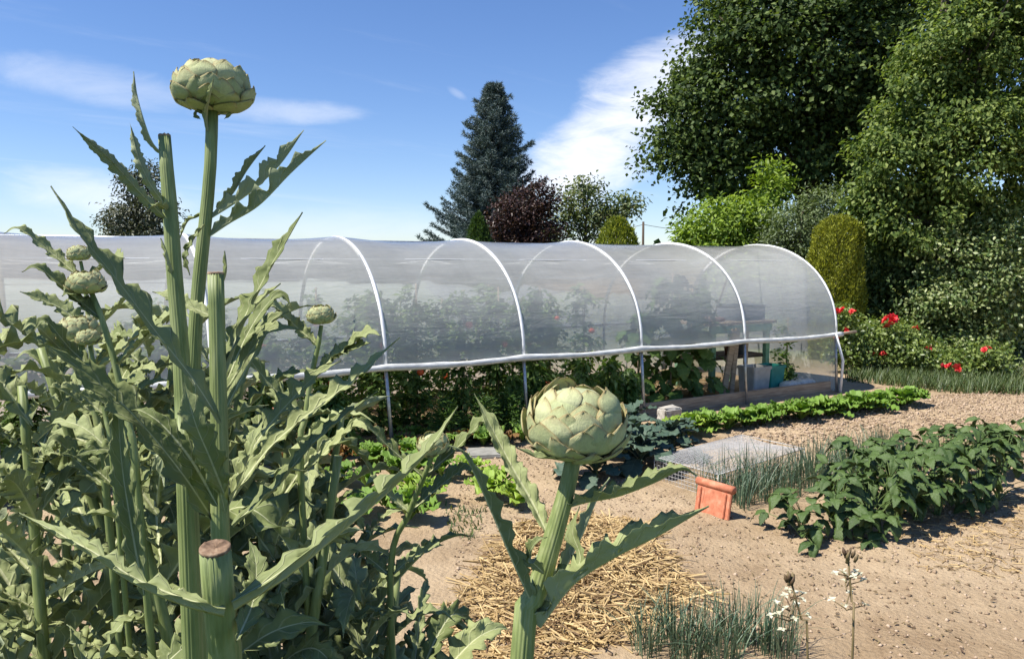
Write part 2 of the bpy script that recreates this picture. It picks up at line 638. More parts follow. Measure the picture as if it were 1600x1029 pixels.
def mat_stem():
    m, t, out = new_mat('artichoke_stem')
    tc = t.nodes.new('ShaderNodeTexCoord').outputs['Object']
    mp = t.nodes.new('ShaderNodeMapping')
    mp.inputs['Scale'].default_value = (1, 1, 0.06)
    t.links.new(tc, mp.inputs[0])
    n = noise(t, 160, 3, vec=mp.outputs[0])
    n2 = noise(t, 9, 3, vec=tc)
    f = math_node(t, 'ADD', math_node(t, 'MULTIPLY', n, 0.65), math_node(t, 'MULTIPLY', n2, 0.35))
    col = ramp(t, f, [(0.3, (0.11, 0.145, 0.045)), (0.5, (0.21, 0.255, 0.085)), (0.7, (0.33, 0.36, 0.165))])
    pb = t.nodes.new('ShaderNodeBsdfPrincipled')
    t.links.new(col, pb.inputs['Base Color'])
    pb.inputs['Roughness'].default_value = 0.55
    b = t.nodes.new('ShaderNodeBump')
    b.inputs['Strength'].default_value = 0.5
    b.inputs['Distance'].default_value = 0.0015
    t.links.new(n, b.inputs['Height'])
    t.links.new(b.outputs[0], pb.inputs['Normal'])
    t.links.new(pb.outputs[0], out.inputs['Surface'])
    return m


M = {}
M['soil'] = mat_soil()
M['leaf_top'] = mat_blade('artichoke_leaf_top', (0.115, 0.150, 0.042), (0.37, 0.405, 0.185), (0.52, 0.53, 0.31), 9, 0.65, 0.20, veins=0.45, bstr=0.5, spec=0.22, bdist=0.006)
M['leaf_under'] = mat_blade('artichoke_leaf_underside', (0.18, 0.215, 0.105), (0.42, 0.45, 0.28), (0.54, 0.55, 0.37), 9, 0.75, 0.12, bstr=0.5, veins=0.5, spec=0.15, bdist=0.006)
M['bract'] = mat_bract()
M['stem'] = mat_stem()
M['cut'] = mat_simple('cut_pith', [(0.3, (0.10, 0.06, 0.035)), (0.5, (0.22, 0.14, 0.085)), (0.7, (0.36, 0.27, 0.18))], 130, 0.8, bump=0.6)
M['film'] = mat_film('clear_plastic_film', 0.475, (0.95, 0.97, 0.955))
M['hem'] = mat_simple('rolled_plastic_hem', [(0.3, (0.40, 0.41, 0.40)), (0.7, (0.72, 0.72, 0.70))], 9, 0.35, bump=0.5, bdist=0.01, stretch=(1, 1, 5))
M['white_pipe'] = mat_simple('white_plastic_sleeve', [(0.3, (0.74, 0.75, 0.75)), (0.7, (0.88, 0.88, 0.86))], 6, 0.3)
M['steel'] = mat_simple('galvanised_steel', [(0.3, (0.30, 0.31, 0.32)), (0.7, (0.55, 0.56, 0.57))], 25, 0.42, 0.75)
M['wood'] = mat_simple('weathered_wood', [(0.25, (0.21, 0.15, 0.095)), (0.5, (0.36, 0.27, 0.18)), (0.75, (0.50, 0.40, 0.28))], 22, 0.85, bump=0.5, stretch=(0.25, 1, 3))
M['dark_wood'] = mat_simple('dark_wood', [(0.3, (0.045, 0.032, 0.022)), (0.7, (0.12, 0.085, 0.06))], 30, 0.85, bump=0.4, stretch=(0.4, 1, 2))
M['green_paint'] = mat_simple('pale_green_paint', [(0.3, (0.16, 0.32, 0.19)), (0.7, (0.26, 0.45, 0.29))], 18, 0.6)
M['stone'] = mat_simple('pale_stone', [(0.3, (0.26, 0.24, 0.21)), (0.7, (0.52, 0.49, 0.44))], 24, 0.9, bump=0.7, bdist=0.01)
M['slab'] = mat_simple('grey_slab', [(0.3, (0.19, 0.185, 0.165)), (0.7, (0.30, 0.29, 0.26))], 18, 0.9, bump=0.5, bdist=0.004)
M['terracotta'] = mat_simple('terracotta', [(0.25, (0.36, 0.115, 0.06)), (0.5, (0.52, 0.185, 0.10)), (0.75, (0.60, 0.29, 0.18))], 26, 0.8, bump=0.25, bdist=0.003)
M['wire'] = mat_simple('galvanised_wire', [(0.3, (0.42, 0.42, 0.42)), (0.7, (0.60, 0.60, 0.59))], 30, 0.5, 0.2)
M['grey_plastic'] = mat_simple('grey_plastic', [(0.3, (0.34, 0.335, 0.31)), (0.7, (0.47, 0.46, 0.43))], 12, 0.5)
M['teal_plastic'] = mat_simple('teal_plastic', [(0.3, (0.02, 0.21, 0.17)), (0.7, (0.04, 0.31, 0.25))], 12, 0.45)
M['slate_plastic'] = mat_simple('slate_plastic', [(0.3, (0.10, 0.12, 0.14)), (0.7, (0.17, 0.19, 0.21))], 12, 0.5)
M['white_sack'] = mat_simple('white_sacking', [(0.3, (0.55, 0.52, 0.46)), (0.7, (0.78, 0.76, 0.70))], 20, 0.8, bump=0.5, bdist=0.01)
M['dirt_pot'] = mat_simple('brown_pot', [(0.3, (0.20, 0.09, 0.05)), (0.7, (0.32, 0.16, 0.10))], 20, 0.8)
M['bark'] = mat_simple('bark', [(0.3, (0.05, 0.04, 0.03)), (0.7, (0.15, 0.12, 0.09))], 14, 0.95, bump=0.8, bdist=0.02, stretch=(1, 1, 0.3))
M['straw'] = mat_foliage('straw', [(0.05, (0.16, 0.095, 0.045)), (0.4, (0.38, 0.26, 0.115)), (0.95, (0.62, 0.46, 0.23))], 0.55, 0.15)
M['clod'] = mat_foliage('soil_clod', [(0.1, (0.20, 0.14, 0.09)), (0.5, (0.34, 0.25, 0.17)), (0.9, (0.46, 0.35, 0.25))], 0.95, 0.0, 0.1)
M['onion'] = mat_foliage('onion_leaf', [(0.1, (0.045, 0.085, 0.050)), (0.5, (0.085, 0.14, 0.085)), (0.9, (0.15, 0.21, 0.13))], 0.4, 0.15, 0.5)
M['grass'] = mat_foliage('grass_blade', [(0.1, (0.04, 0.07, 0.022)), (0.5, (0.075, 0.12, 0.04)), (0.9, (0.15, 0.19, 0.07))], 0.5, 0.3)
M['bean'] = mat_blade('bean_leaf', (0.050, 0.095, 0.022), (0.12, 0.19, 0.048), (0.17, 0.24, 0.08), 6, 0.42, 0.32, ribw=0.05, veins=0.45, bdist=0.004, spec=0.5)
M['lettuce'] = mat_blade('lettuce_leaf', (0.13, 0.24, 0.035), (0.25, 0.40, 0.07), (0.34, 0.44, 0.16), 5, 0.45, 0.35, ribw=0.08, bdist=0.006, puck=45)
M['lettuce_pale'] = mat_blade('pale_lettuce_leaf', (0.25, 0.38, 0.05), (0.38, 0.52, 0.09), (0.50, 0.58, 0.20), 5, 0.45, 0.35, ribw=0.08, bdist=0.006, puck=45)
M['lettuce_red'] = mat_blade('red_lettuce_leaf', (0.15, 0.08, 0.04), (0.32, 0.18, 0.065), (0.28, 0.26, 0.09), 5, 0.45, 0.3, ribw=0.06, bdist=0.006, puck=45)
M['kale'] = mat_blade('kale_leaf', (0.045, 0.085, 0.055), (0.095, 0.145, 0.10), (0.24, 0.31, 0.21), 7, 0.5, 0.18, ribw=0.05, bdist=0.005, spec=0.4)
M['cucumber'] = mat_blade('cucumber_leaf', (0.08, 0.155, 0.035), (0.18, 0.29, 0.065), (0.24, 0.34, 0.11), 5, 0.5, 0.35, ribw=0.04)
M['green_stem'] = mat_simple('green_stem', [(0.3, (0.08, 0.13, 0.03)), (0.7, (0.18, 0.24, 0.08))], 40, 0.6)
M['tomato_leaf'] = mat_foliage('tomato_leaf', [(0.1, (0.06, 0.12, 0.028)), (0.5, (0.135, 0.225, 0.055)), (0.9, (0.26, 0.36, 0.10))], 0.55, 0.3)
M['pepper_leaf'] = mat_foliage('pepper_leaf', [(0.1, (0.065, 0.13, 0.03)), (0.5, (0.135, 0.23, 0.055)), (0.9, (0.24, 0.35, 0.10))], 0.4, 0.3, 0.5)
M['fern_leaf'] = mat_foliage('carrot_leaf', [(0.1, (0.045, 0.10, 0.025)), (0.5, (0.085, 0.16, 0.04)), (0.9, (0.13, 0.22, 0.06))], 0.55, 0.3)
M['tomato'] = mat_simple('red_tomato', [(0.3, (0.48, 0.035, 0.02)), (0.7, (0.62, 0.12, 0.03))], 12, 0.25)
M['rose'] = mat_foliage('red_petal', [(0.1, (0.55, 0.012, 0.022)), (0.5, (0.72, 0.03, 0.045)), (0.9, (0.80, 0.10, 0.09))], 0.5, 0.25)
M['petal'] = mat_foliage('cream_petal', [(0.1, (0.58, 0.57, 0.42)), (0.9, (0.74, 0.73, 0.60))], 0.5, 0.3)
M['bud'] = mat_foliage('brown_bud', [(0.1, (0.10, 0.06, 0.035)), (0.9, (0.20, 0.15, 0.07))], 0.6, 0.1)

# ------------------------------------------------------------------ ground
def graded(lo, hi, a, b, step, grow=1.22):
    xs = list(np.arange(a, b + 1e-6, step))
    s, x = step, xs[-1]
    while x < hi:
        s *= grow
        x += s
        xs.append(x)
    s, x = step, xs[0]
    pre = []
    while x > lo:
        s *= grow
        x -= s
        pre.append(x)
    return np.array(pre[::-1] + xs)


def ground_z(p):
    p = np.atleast_2d(np.asarray(p, float))[:, :2]
    z = 0.022 * fbm(p * 1.3, 3, 3) + 0.012 * fbm(p * 7, 3, 9)
    # the tilled bed is rougher
    u = (p[:, 0] - 3.3) / 2.4
    v = (p[:, 1] - 7.0 - 0.28 * (p[:, 0] - 3.3)) / 1.0
    bed = np.clip(1.3 - (u * u + v * v), 0, 1)
    z += bed * 0.03 * fbm(p * 16, 3, 21)
    fade = np.clip((20 - p[:, 1]) / 6, 0, 1) * np.clip((14 - np.abs(p[:, 0])) / 4, 0, 1)
    return z * fade


gx = graded(-1500, 1500, -2.4, 5.4, 0.035)
gy = graded(-300, 3000, 2.8, 9.2, 0.035)
XX, YY = np.meshgrid(gx, gy)
gp = np.stack([XX.ravel(), YY.ravel()], -1)
gv = np.column_stack([gp, ground_z(gp)])
nx, ny = len(gx), len(gy)
ii = (np.arange(ny - 1)[:, None] * nx + np.arange(nx - 1)[None]).ravel()
gq = np.stack([ii, ii + 1, ii + 1 + nx, ii + nx], -1)
ground = link('ground', mesh_data('ground', gv, gq, mats=(M['soil'],)))
tag(ground, kind='structure')


def gz(v):
    return float(ground_z([(v[0], v[1])])[0])


def GG(px, py):
    g = G(px, py)
    return Vector((g.x, g.y, gz(g)))


def scatter_px(poly, n, r):
    """random ground points inside a photo polygon"""
    poly = np.array(poly, float)
    lo, hi = poly.min(0), poly.max(0)
    out = []
    g0 = [G(*q) for q in poly]
    gpoly = np.array([(q.x, q.y) for q in g0])
    lo, hi = gpoly.min(0), gpoly.max(0)
    while len(out) < n:
        c = lo + r.random((n * 2, 2)) * (hi - lo)
        ins = np.zeros(len(c), bool)
        j = len(gpoly) - 1
        for i in range(len(gpoly)):
            a, b = gpoly[i], gpoly[j]
            cond = ((a[1] > c[:, 1]) != (b[1] > c[:, 1])) & (c[:, 0] < (b[0] - a[0]) * (c[:, 1] - a[1]) / (b[1] - a[1] + 1e-12) + a[0])
            ins ^= cond
            j = i
        out.extend(c[ins])
    return np.array(out[:n])


def clods(name, poly, n, smin, smax, label, seed):
    r = np.random.default_rng(seed)
    p = scatter_px(poly, n, r)
    z = ground_z(p)
    s = smin + (smax - smin) * r.random(n) ** 3
    octv = np.array([(1, 0, 0), (-1, 0, 0), (0, 1, 0), (0, -1, 0), (0, 0, 1), (0, 0, -1)], float)
    octf = np.array([(0, 2, 4), (2, 1, 4), (1, 3, 4), (3, 0, 4), (2, 0, 5), (1, 2, 5), (3, 1, 5), (0, 3, 5)])
    V = octv[None] * s[:, None, None] * (0.6 + 0.7 * r.random((n, 6, 1))) * np.array((1, 1, 0.7)) + r.normal(0, .15, (n, 6, 3)) * s[:, None, None]
    V = V + np.column_stack([p, z + s * 0.2])[:, None]
    F = (np.arange(n)[:, None, None] * 6 + octf[None]).reshape(-1, 3)
    o = link(name, mesh_data(name, V.reshape(-1, 3), None, F, mats=(M['clod'],)))
    return tag(o, label, 'soil', kind='stuff')


clods('soil_clods', [(1090, 705), (1180, 655), (1440, 618), (1600, 610), (1600, 735), (1480, 665), (1300, 700)], 11000, .004, .022,
      'loose crumbly tilled soil of the bare bed beside the lettuce row', 1)
clods('soil_crumbs', [(700, 1029), (720, 700), (860, 690), (1000, 760), (1200, 800), (1600, 760), (1600, 1029)], 6500, .002, .014,
      'loose crumbs of dry soil on the sandy garden path', 2)


def litter(name, poly, n, label, seed):
    r = np.random.default_rng(seed)
    p = scatter_px(poly, n, r)
    a = r.random(n) * 6.28
    D = np.column_stack([np.cos(a), np.sin(a), r.normal(0, .25, n)])
    N = np.column_stack([r.normal(0, .4, n), r.normal(0, .4, n), np.ones(n)])
    V, F = cloud(np.column_stack([p, ground_z(p) + .006]), D, N, .01 + .03 * r.random(n) ** 2, .006 + .012 * r.random(n), *LEAF2)
    return tag(link(name, mesh_data(name, V, None, F, mats=(M['bud'],))), label, 'leaf litter', kind='stuff')


litter('leaf_litter', [(700, 1029), (720, 700), (860, 690), (1000, 760), (1200, 800), (1600, 760), (1600, 1029)], 1300,
       'scraps of dry brown leaf scattered over the sandy path', 12)


def straw(name, poly, n, mound, label, seed, lmin=0.06, lmax=0.2, wid=0.0035):
    r = np.random.default_rng(seed)
    p = scatter_px(poly, n, r)
    c = p.mean(0)
    sd = p.std(0) * 1.7
    q = ((p - c) / sd)
    hgt = np.clip(1 - (q ** 2).sum(1), 0, 1) * mound
    z0 = ground_z(p) + 0.005 + hgt * r.random(n)
    a = r.random(n) * 2 * math.pi
    tilt = r.normal(0, 0.18, n)
    L = lmin + (lmax - lmin) * r.random(n)
    D = np.column_stack([np.cos(a), np.sin(a), tilt])
    bend = r.normal(0, .25, n)
    B = np.column_stack([-np.sin(a), np.cos(a), r.normal(0, .3, n)])
    V = []
    up = np.array((0, 0, 1.0))
    S = norm(np.cross(D, up + r.normal(0, .6, (n, 3))))
    Z = np.cross(S, D)
    ts = (0, .33, .66, 1)
    pos0 = np.column_stack([p, z0])
    for t in ts:
        cpos = pos0 + D * ((t - .5) * L)[:, None] + B * (bend * (t - .5) ** 2 * L)[:, None]
        cpos[:, 2] = np.maximum(cpos[:, 2], ground_z(cpos) + 0.003)
        for sx, sz in ((-1, 0), (0, 0.9), (1, 0)):
            V.append(cpos + S * (sx * wid) + Z * (sz * wid))
    V = np.stack(V, 1)
    fq = []
    for k in range(3):
        for e in range(2):
            fq.append((k * 3 + e, k * 3 + e + 1, k * 3 + e + 4, k * 3 + e + 3))
    F = (np.arange(n)[:, None, None] * 12 + np.array(fq)[None]).reshape(-1, 4)
    o = link(name, mesh_data(name, V.reshape(-1, 3), F, mats=(M['straw'],)))
    return tag(o, label, 'straw', kind='stuff')


straw('straw_mulch', [(690, 960), (760, 880), (800, 820), (900, 800), (1010, 820), (1060, 890), (1110, 930), (1000, 990), (850, 1040), (700, 1040)], 2300, 0.06,
      'heap of yellow straw mulch around the foot of the front artichoke', 5, .07, .30, .0038)
straw('straw_scatter', [(1380, 800), (1600, 770), (1600, 905), (1440, 890)], 420, 0.01, 'thin scatter of straw on the path beside the bean row', 6, .03, .1, .0025)
straw('straw_bedding', [(440, 640), (640, 605), (780, 600), (700, 700), (600, 690), (460, 690)], 1500, 0.05, 'dry straw bedding under the near side of the plastic tunnel', 7)
straw('straw_litter', [(1010, 640), (1010, 595), (1130, 590), (1150, 620)], 700, 0.03, 'orange dry straw between the pepper and cucumber plants in the tunnel', 8)

# ------------------------------------------------------------------ the plastic tunnel
A0 = np.array((-1.08, 6.5))
AX = np.array((0.857, 0.516))
AX = AX / np.linalg.norm(AX)
AC = np.array((-AX[1], AX[0]))
WID, RAIL, RIDGE = 2.6, 0.74, 1.86


def TT(t, s, z):
    q = A0 + AX * t + AC * s
    return Vector((q[0], q[1], z))


HOOPS = [-5.6, -4.2, -2.8, -1.4, 0.0, 1.386, 2.832, 4.367, 6.0]


def arch(t, a, shrink=0.0, lift=0.0):
    """a in 0..1 from the near rail over the ridge to the far rail"""
    an = a * math.pi
    k = 1 - shrink
    s = WID / 2 - (WID / 2 + lift) * math.cos(an) * (1 - shrink * 0.5)
    z = RAIL + (RIDGE - RAIL + lift) * math.sin(an) ** 0.93 * k
    return TT(t, s, z)


tunnel = empty('polytunnel', TT(0, WID / 2, 0), label='low garden tunnel of clear plastic film over white hoops', cat='polytunnel')
TL = Vector(tunnel.location)


def loc(v):
    return Vector(v) - TL


# film cover
na = 56
ts = []
for i in range(len(HOOPS) - 1):
    ts += list(np.linspace(HOOPS[i], HOOPS[i + 1], 19)[:-1])
ts.append(HOOPS[-1])
ts = np.array(ts)
r = np.random.default_rng(4)
FV, FU = [], []
for t in ts:
    i = min(np.searchsorted(HOOPS, t, side='right') - 1, len(HOOPS) - 2)
    tau = (t - HOOPS[i]) / (HOOPS[i + 1] - HOOPS[i])
    sag = 0.035 * (1 - (2 * tau - 1) ** 2)
    for j in range(na):
        a = j / (na - 1)
        FV.append(tuple(loc(arch(t, a, sag * (0.4 + 0.6 * math.sin(a * math.pi)), 0.010))))
        FU.append((t, a * 4.2))
FV = np.array(FV)
FU = np.array(FU)
# real folds: creases running down to the near rail beside each hoop
dz = fbm(np.column_stack([FU[:, 0] * 2.2 + FU[:, 1] * 1.4, FU[:, 1] * 0.7 - FU[:, 0] * .5]), 3, 31)
crease = 0
for h in HOOPS:
    dt = (FU[:, 0] - h)
    w = np.exp(-((dt + 0.30) / 0.28) ** 2) * np.clip(1.7 - FU[:, 1], 0, 1.2)
    crease = crease + w * np.sin((dt + FU[:, 1] * 0.42) * 34) * (2.6 if abs(h) < .01 else .8)
cent = np.array(loc(TT(0, WID / 2, 0.6)))
out_dir = FV.copy()
axl = np.array((AX[0], AX[1], 0))
out_dir = out_dir - np.outer((FV - cent) @ axl, axl) - cent
out_dir = norm(out_dir)
FV = FV + out_dir * (0.009 * dz + 0.006 * crease)[:, None]
nT = len(ts)
ii = (np.arange(nT - 1)[:, None] * na + np.arange(na - 1)[None]).ravel()
FQ = np.stack([ii, ii + na, ii + na + 1, ii + 1], -1)
link('film_cover', mesh_data('film_cover', FV, FQ, uv=FU, mats=(M['film'],)), tunnel)
# far side skirt of the film down to the soil
sv, su = [], []
for t in ts:
    for j in range(6):
        z = RAIL * (1 - j / 5)
        sv.append(tuple(loc(TT(t, WID + 0.03 + 0.012 * math.sin(t * 17) * j / 5, z + 0.005))))
        su.append((t, 4.2 + j * .15))
ii = (np.arange(nT - 1)[:, None] * 6 + np.arange(5)[None]).ravel()
link('film_skirt', mesh_data('film_skirt', sv, np.stack([ii, ii + 6, ii + 7, ii + 1], -1), uv=su, mats=(M['film'],)), tunnel)
# end curtain at the right: the sheet pulled aside on the far half, a strip left hanging at the near corner
ev, eu = [], []
m_ = 26
for j in range(m_ + 1):
    a = 0.012 + 0.976 * j / m_
    top = arch(HOOPS[-1], a)
    for k in range(9):
        z = top.z * (1 - k / 8)
        q = TT(HOOPS[-1] + 0.03 + 0.03 * math.sin(j * 1.9) * k / 8, 0, 0)
        sx = (WID / 2 - (WID / 2) * math.cos(a * math.pi))
        qq = TT(HOOPS[-1] + 0.02 + 0.035 * math.sin(j * 2.3) * k / 8, sx, z + 0.01)
        ev.append(tuple(loc(qq)))
        eu.append((j * .1, k * .3))
ii = (np.arange(m_)[:, None] * 9 + np.arange(8)[None]).ravel()
link('end_curtain', mesh_data('end_curtain', ev, np.stack([ii, ii + 9, ii + 10, ii + 1], -1), uv=eu, mats=(M['film'],)), tunnel)

for h in HOOPS:
    mb = MB().tube([loc(arch(h, a, 0, 0.0)) for a in np.linspace(0, 1, 41)], 0.020, 10)
    mb.build('hoop', M['white_pipe'], tunnel)
    for s_, dn in ((0.0, 0.055), (WID, 0.0)):
        mb = MB().tube([loc(TT(h, s_, RAIL + 0.03)), loc(TT(h + dn * .5, s_, RAIL * .5)), loc(TT(h + dn, s_ - .01, -0.05))], 0.0165, 10)
        mb.build('post', M['steel'], tunnel)
# rolled hem hanging at the near rail, film wrapped round it
hp, hr = [], []
for t in np.linspace(HOOPS[0], HOOPS[-1] + 0.08, 170):
    i = min(max(np.searchsorted(HOOPS, t, side='right') - 1, 0), len(HOOPS) - 2)
    tau = (t - HOOPS[i]) / (HOOPS[i + 1] - HOOPS[i])
    hp.append(loc(TT(t, -0.030, RAIL - 0.012 - 0.018 * math.sin(min(max(tau, 0), 1) * math.pi))))
    hr.append(0.029 + 0.0025 * math.sin(t * 5.3) + 0.002 * math.sin(t * 13.7 + 1))
MB().tube(hp, hr, 10).build('rolled_hem', M['hem'], tunnel)
MB().tube([loc(TT(HOOPS[0], WID + .02, RAIL)), loc(TT(HOOPS[-1], WID + .02, RAIL))], 0.018, 8).build('rail', M['steel'], tunnel)
MB().tube([loc(TT(HOOPS[0], WID / 2, RIDGE - .03)), loc(TT(HOOPS[-1], WID / 2, RIDGE - .03))], 0.012, 8).build('ridge_bar', M['steel'], tunnel)
# white cord along the far side, tensioned on the hoops
for a, nm in ((0.80, 'cord'), (0.72, 'cord'), (0.30, 'cord')):
    MB().tube([loc(arch(t, a, 0, -0.015)) for t in np.linspace(HOOPS[0], HOOPS[-1], 30)], 0.0035, 5).build(nm, M['white_pipe'], tunnel)
# slanting end brace at the right corner
MB().tube([loc(TT(5.93, -0.05, RAIL)), loc(TT(6.08, -.06, 0.4)), loc(TT(6.05, -.06, 0.0))], 0.018, 8).build('end_brace', M['white_pipe'], tunnel)
MB().tube([loc(TT(5.9, -0.03, RAIL - .01)), loc(TT(6.35, -.04, RAIL + .01))], 0.017, 8).build('rail_end', M['wood'], tunnel)


def bevel_box_mesh(name, size, mat, bev=0.01, jit=0.0, seed=0, rotm=None):
    import bmesh
    bm = bmesh.new()
    bmesh.ops.create_cube(bm, size=1.0)
    for v in bm.verts:
        v.co = Vector((v.co.x * size[0], v.co.y * size[1], v.co.z * size[2]))
    bmesh.ops.bevel(bm, geom=list(bm.edges), offset=bev, segments=2, affect='EDGES')
    if jit:
        bmesh.ops.subdivide_edges(bm, edges=list(bm.edges), cuts=1, use_grid_fill=True)
        rr = np.random.default_rng(seed)
        for v in bm.verts:
            v.co += Vector(rr.normal(0, jit, 3))
    me = bpy.data.meshes.new(name)
    bm.to_mesh(me)
    bm.free()
    me.materials.append(mat)
    return me


axang = math.atan2(AX[1], AX[0])


def bbox(name, c, size, mat, parent=None, rz=axang, bev=0.006, jit=0.0, seed=0, rx=0.0, ry=0.0, **kw):
    o = link(name, bevel_box_mesh(name, size, mat, bev, jit, seed), parent)
    o.location = c
    o.rotation_euler = (rx, ry, rz)
    return tag(o, **kw)


bbox('edging_board', TT(4.45, 0.06, 0.055), (3.15, 0.035, 0.15), M['wood'], label='long weathered timber edging board along the foot of the tunnel', cat='board')
bbox('stone_block', GG(1046, 655) + Vector((0, 0, 0.06)), (0.24, 0.15, 0.15), M['stone'], bev=0.02, jit=0.005, seed=3,
     label='rough pale stone block at the near end of the timber edging board', cat='stone')
bbox('stepping_slab', GG(768, 709) + Vector((0, 0, 0.004)), (0.40, 0.30, 0.04), M['slab'], rz=0.15, bev=0.012,
     label='flat grey stepping slab lying on the soil above the pale lettuces', cat='slab')

# --- work bench and gear in the last bay
bench = empty('potting_bench', TT(5.0, 1.0, 0), axang, label='pale green potting bench with plank shelf inside the tunnel', cat='bench')


def blk(name, c, size, mat, parent, bev=0.005, rot=(0, 0, 0)):
    o = link(name, bevel_box_mesh(name, size, mat, bev), parent)
    o.location = c
    o.rotation_euler = rot
    return o


for lx, ly in ((-.42, -.3), (.55, -.3), (-.42, .3), (.55, .3)):
    blk('leg', (lx, ly, 0.42), (0.075, 0.06, 0.84), M['green_paint'], bench)
for k in range(4):
    blk('plank', (0.06, -.27 + .18 * k, 0.86), (1.25, 0.17, 0.035), M['wood'], bench)
for k in range(3):
    blk('shelf_plank', (0.06, -.2 + .2 * k, 0.42), (1.15, 0.18, 0.03), M['dark_wood'], bench)
blk('apron', (0.06, -.335, 0.79), (1.1, 0.02, 0.09), M['green_paint'], bench)


def open_box(name, c, size, th, mat, parent=None, taper=0.0, rz=axang, **kw):
    """a real open crate/tub: outer and inner walls"""
    x, y, z = size
    def ring(hx, hy, zz):
        n = 6
        pts = []
        rr = min(hx, hy) * 0.18
        for (cx, cy, a0) in ((hx - rr, hy - rr, 0), (-hx + rr, hy - rr, 90), (-hx + rr, -hy + rr, 180), (hx - rr, -hy + rr, 270)):
            for i in range(n):
                a = R(a0 + 90 * i / (n - 1))
                pts.append((cx + rr * math.cos(a), cy + rr * math.sin(a), zz))
        return pts
    lv = [ring(x / 2 * (1 - taper), y / 2 * (1 - taper), 0), ring(x / 2, y / 2, z * .9), ring(x / 2 + .012, y / 2 + .012, z * .9), ring(x / 2 + .012, y / 2 + .012, z),
          ring(x / 2 - th, y / 2 - th, z), ring(x / 2 * (1 - taper) - th, y / 2 * (1 - taper) - th, th)]
    V = np.array(lv).reshape(-1, 3)
    n = len(lv[0])
    Q = []
    for k in range(len(lv) - 1):
        for j in range(n):
            Q.append((k * n + j, k * n + (j + 1) % n, (k + 1) * n + (j + 1) % n, (k + 1) * n + j))
    V = np.vstack([V, (0, 0, 0), (0, 0, th)])
    T = [((j + 1) % n, j, len(V) - 2) for j in range(n)] + [(5 * n + j, 5 * n + (j + 1) % n, len(V) - 1) for j in range(n)]
    o = link(name, mesh_data(name, V, Q, T, mats=(mat,), smooth=False), parent, c)
    o.rotation_euler = (0, 0, rz)
    return tag(o, **kw)


open_box('storage_crate', TT(5.35, 0.95, 0.878), (0.55, 0.34, 0.2), 0.012, M['slate_plastic'], label='slate grey plastic crate standing on the potting bench', cat='crate')
open_box('grey_tub', TT(5.02, 0.42, 0.02), (0.30, 0.28, 0.33), 0.01, M['grey_plastic'], taper=.12, label='square grey plastic tub on the ground in front of the bench', cat='tub')
open_box('teal_bucket', TT(5.40, 0.50, 0.02), (0.27, 0.27, 0.31), 0.01, M['teal_plastic'], taper=.15, label='teal green plastic bucket beside the grey tub', cat='bucket')
bbox('seed_tray', TT(4.72, 0.9, 0.905), (0.34, 0.24, 0.05), M['dirt_pot'], bev=0.012, label='pinkish seed tray on the left end of the potting bench', cat='tray')
for k, (t, s, lean, w_, lab) in enumerate(((4.66, .50, .34, .10, 'wide grey plank leaning steeply by the cucumber plant'),
                                           (4.80, .54, .24, .08, 'middle plank of three leaning against the potting bench'),
                                           (5.06, .6, .16, .07, 'narrow upright plank leaning beside the green bench leg'))):
    o = bbox('leaning_plank', TT(t, s, 0.4), (w_, 0.025, 0.85), M['wood'], rx=-0.12, ry=lean, label=lab, cat='plank', group='planks leaning at the bench')


def pot(name, c, rr, hh, mat, **kw):
    prof = [(0, 0), (rr * .72, 0), (rr * .95, hh * .8), (rr * 1.05, hh * .8), (rr * 1.08, hh), (rr * .9, hh), (rr * .85, hh * .85), (0, hh * .85)]
    V, Q = [], []
    n = 16
    for (a, z) in prof:
        for j in range(n):
            V.append((a * math.cos(2 * math.pi * j / n), a * math.sin(2 * math.pi * j / n), z))
    for k in range(len(prof) - 1):
        for j in range(n):
            Q.append((k * n + j, k * n + (j + 1) % n, (k + 1) * n + (j + 1) % n, (k + 1) * n + j))
    return tag(link(name, mesh_data(name, V, Q, mats=(mat,)), None, c), **kw)


pot('flower_pot', TT(5.05, .85, .437), .085, .16, M['dirt_pot'], label='brown clay pot on the left of the bench shelf', cat='pot')
pot('flower_pot', TT(5.28, .9, .437), .10, .2, M['slate_plastic'], label='dark plastic pot on the right of the bench shelf', cat='pot')


def sack(c, sx, sy, sz, seed, label):
    r = np.random.default_rng(seed)
    V, Q = [], []
    n, m = 18, 9
    for i in range(m + 1):
        th = math.pi * i / m
        for j in range(n):
            ph = 2 * math.pi * j / n
            q = np.array((math.sin(th) * math.cos(ph), math.sin(th) * math.sin(ph), math.cos(th)))
            q = np.sign(q) * np.abs(q) ** 0.75 * (1 + .05 * math.sin(3 * ph + seed) + .04 * r.normal())
            V.append((q[0] * sx, q[1] * sy, max(q[2] * sz + sz * .8, 0)))
    for i in range(m):
        for j in range(n):
            Q.append((i * n + j, (i + 1) * n + j, (i + 1) * n + (j + 1) % n, i * n + (j + 1) % n))
    o = link('sack', mesh_data('sack', V, Q, mats=(M['white_sack'],)), None, c)
    o.rotation_euler = (0, 0, axang)
    return tag(o, label, 'sack', 'white sacks at the tunnel end')


sack(TT(5.55, .30, .01), .15, .10, .07, 1, 'small white sack lying beside the teal bucket')
sack(TT(5.82, .30, .01), .16, .10, .075, 2, 'small white sack lying by the tunnel corner post')
for k, (t, ln, lab) in enumerate(((4.95, -.25, 'dark tool handle leaning left above the potting bench'), (5.2, .30, 'dark tool handle leaning right above the grey crate'))):
    a = TT(t, 1.3, .88)
    b = TT(t + ln, 1.35, 1.42)
    mb = MB().tube([a, b], .013, 8)
    o = mb.build('tool_handle', M['dark_wood'])
    tag(o, lab, 'tool', 'tool handles in the tunnel')

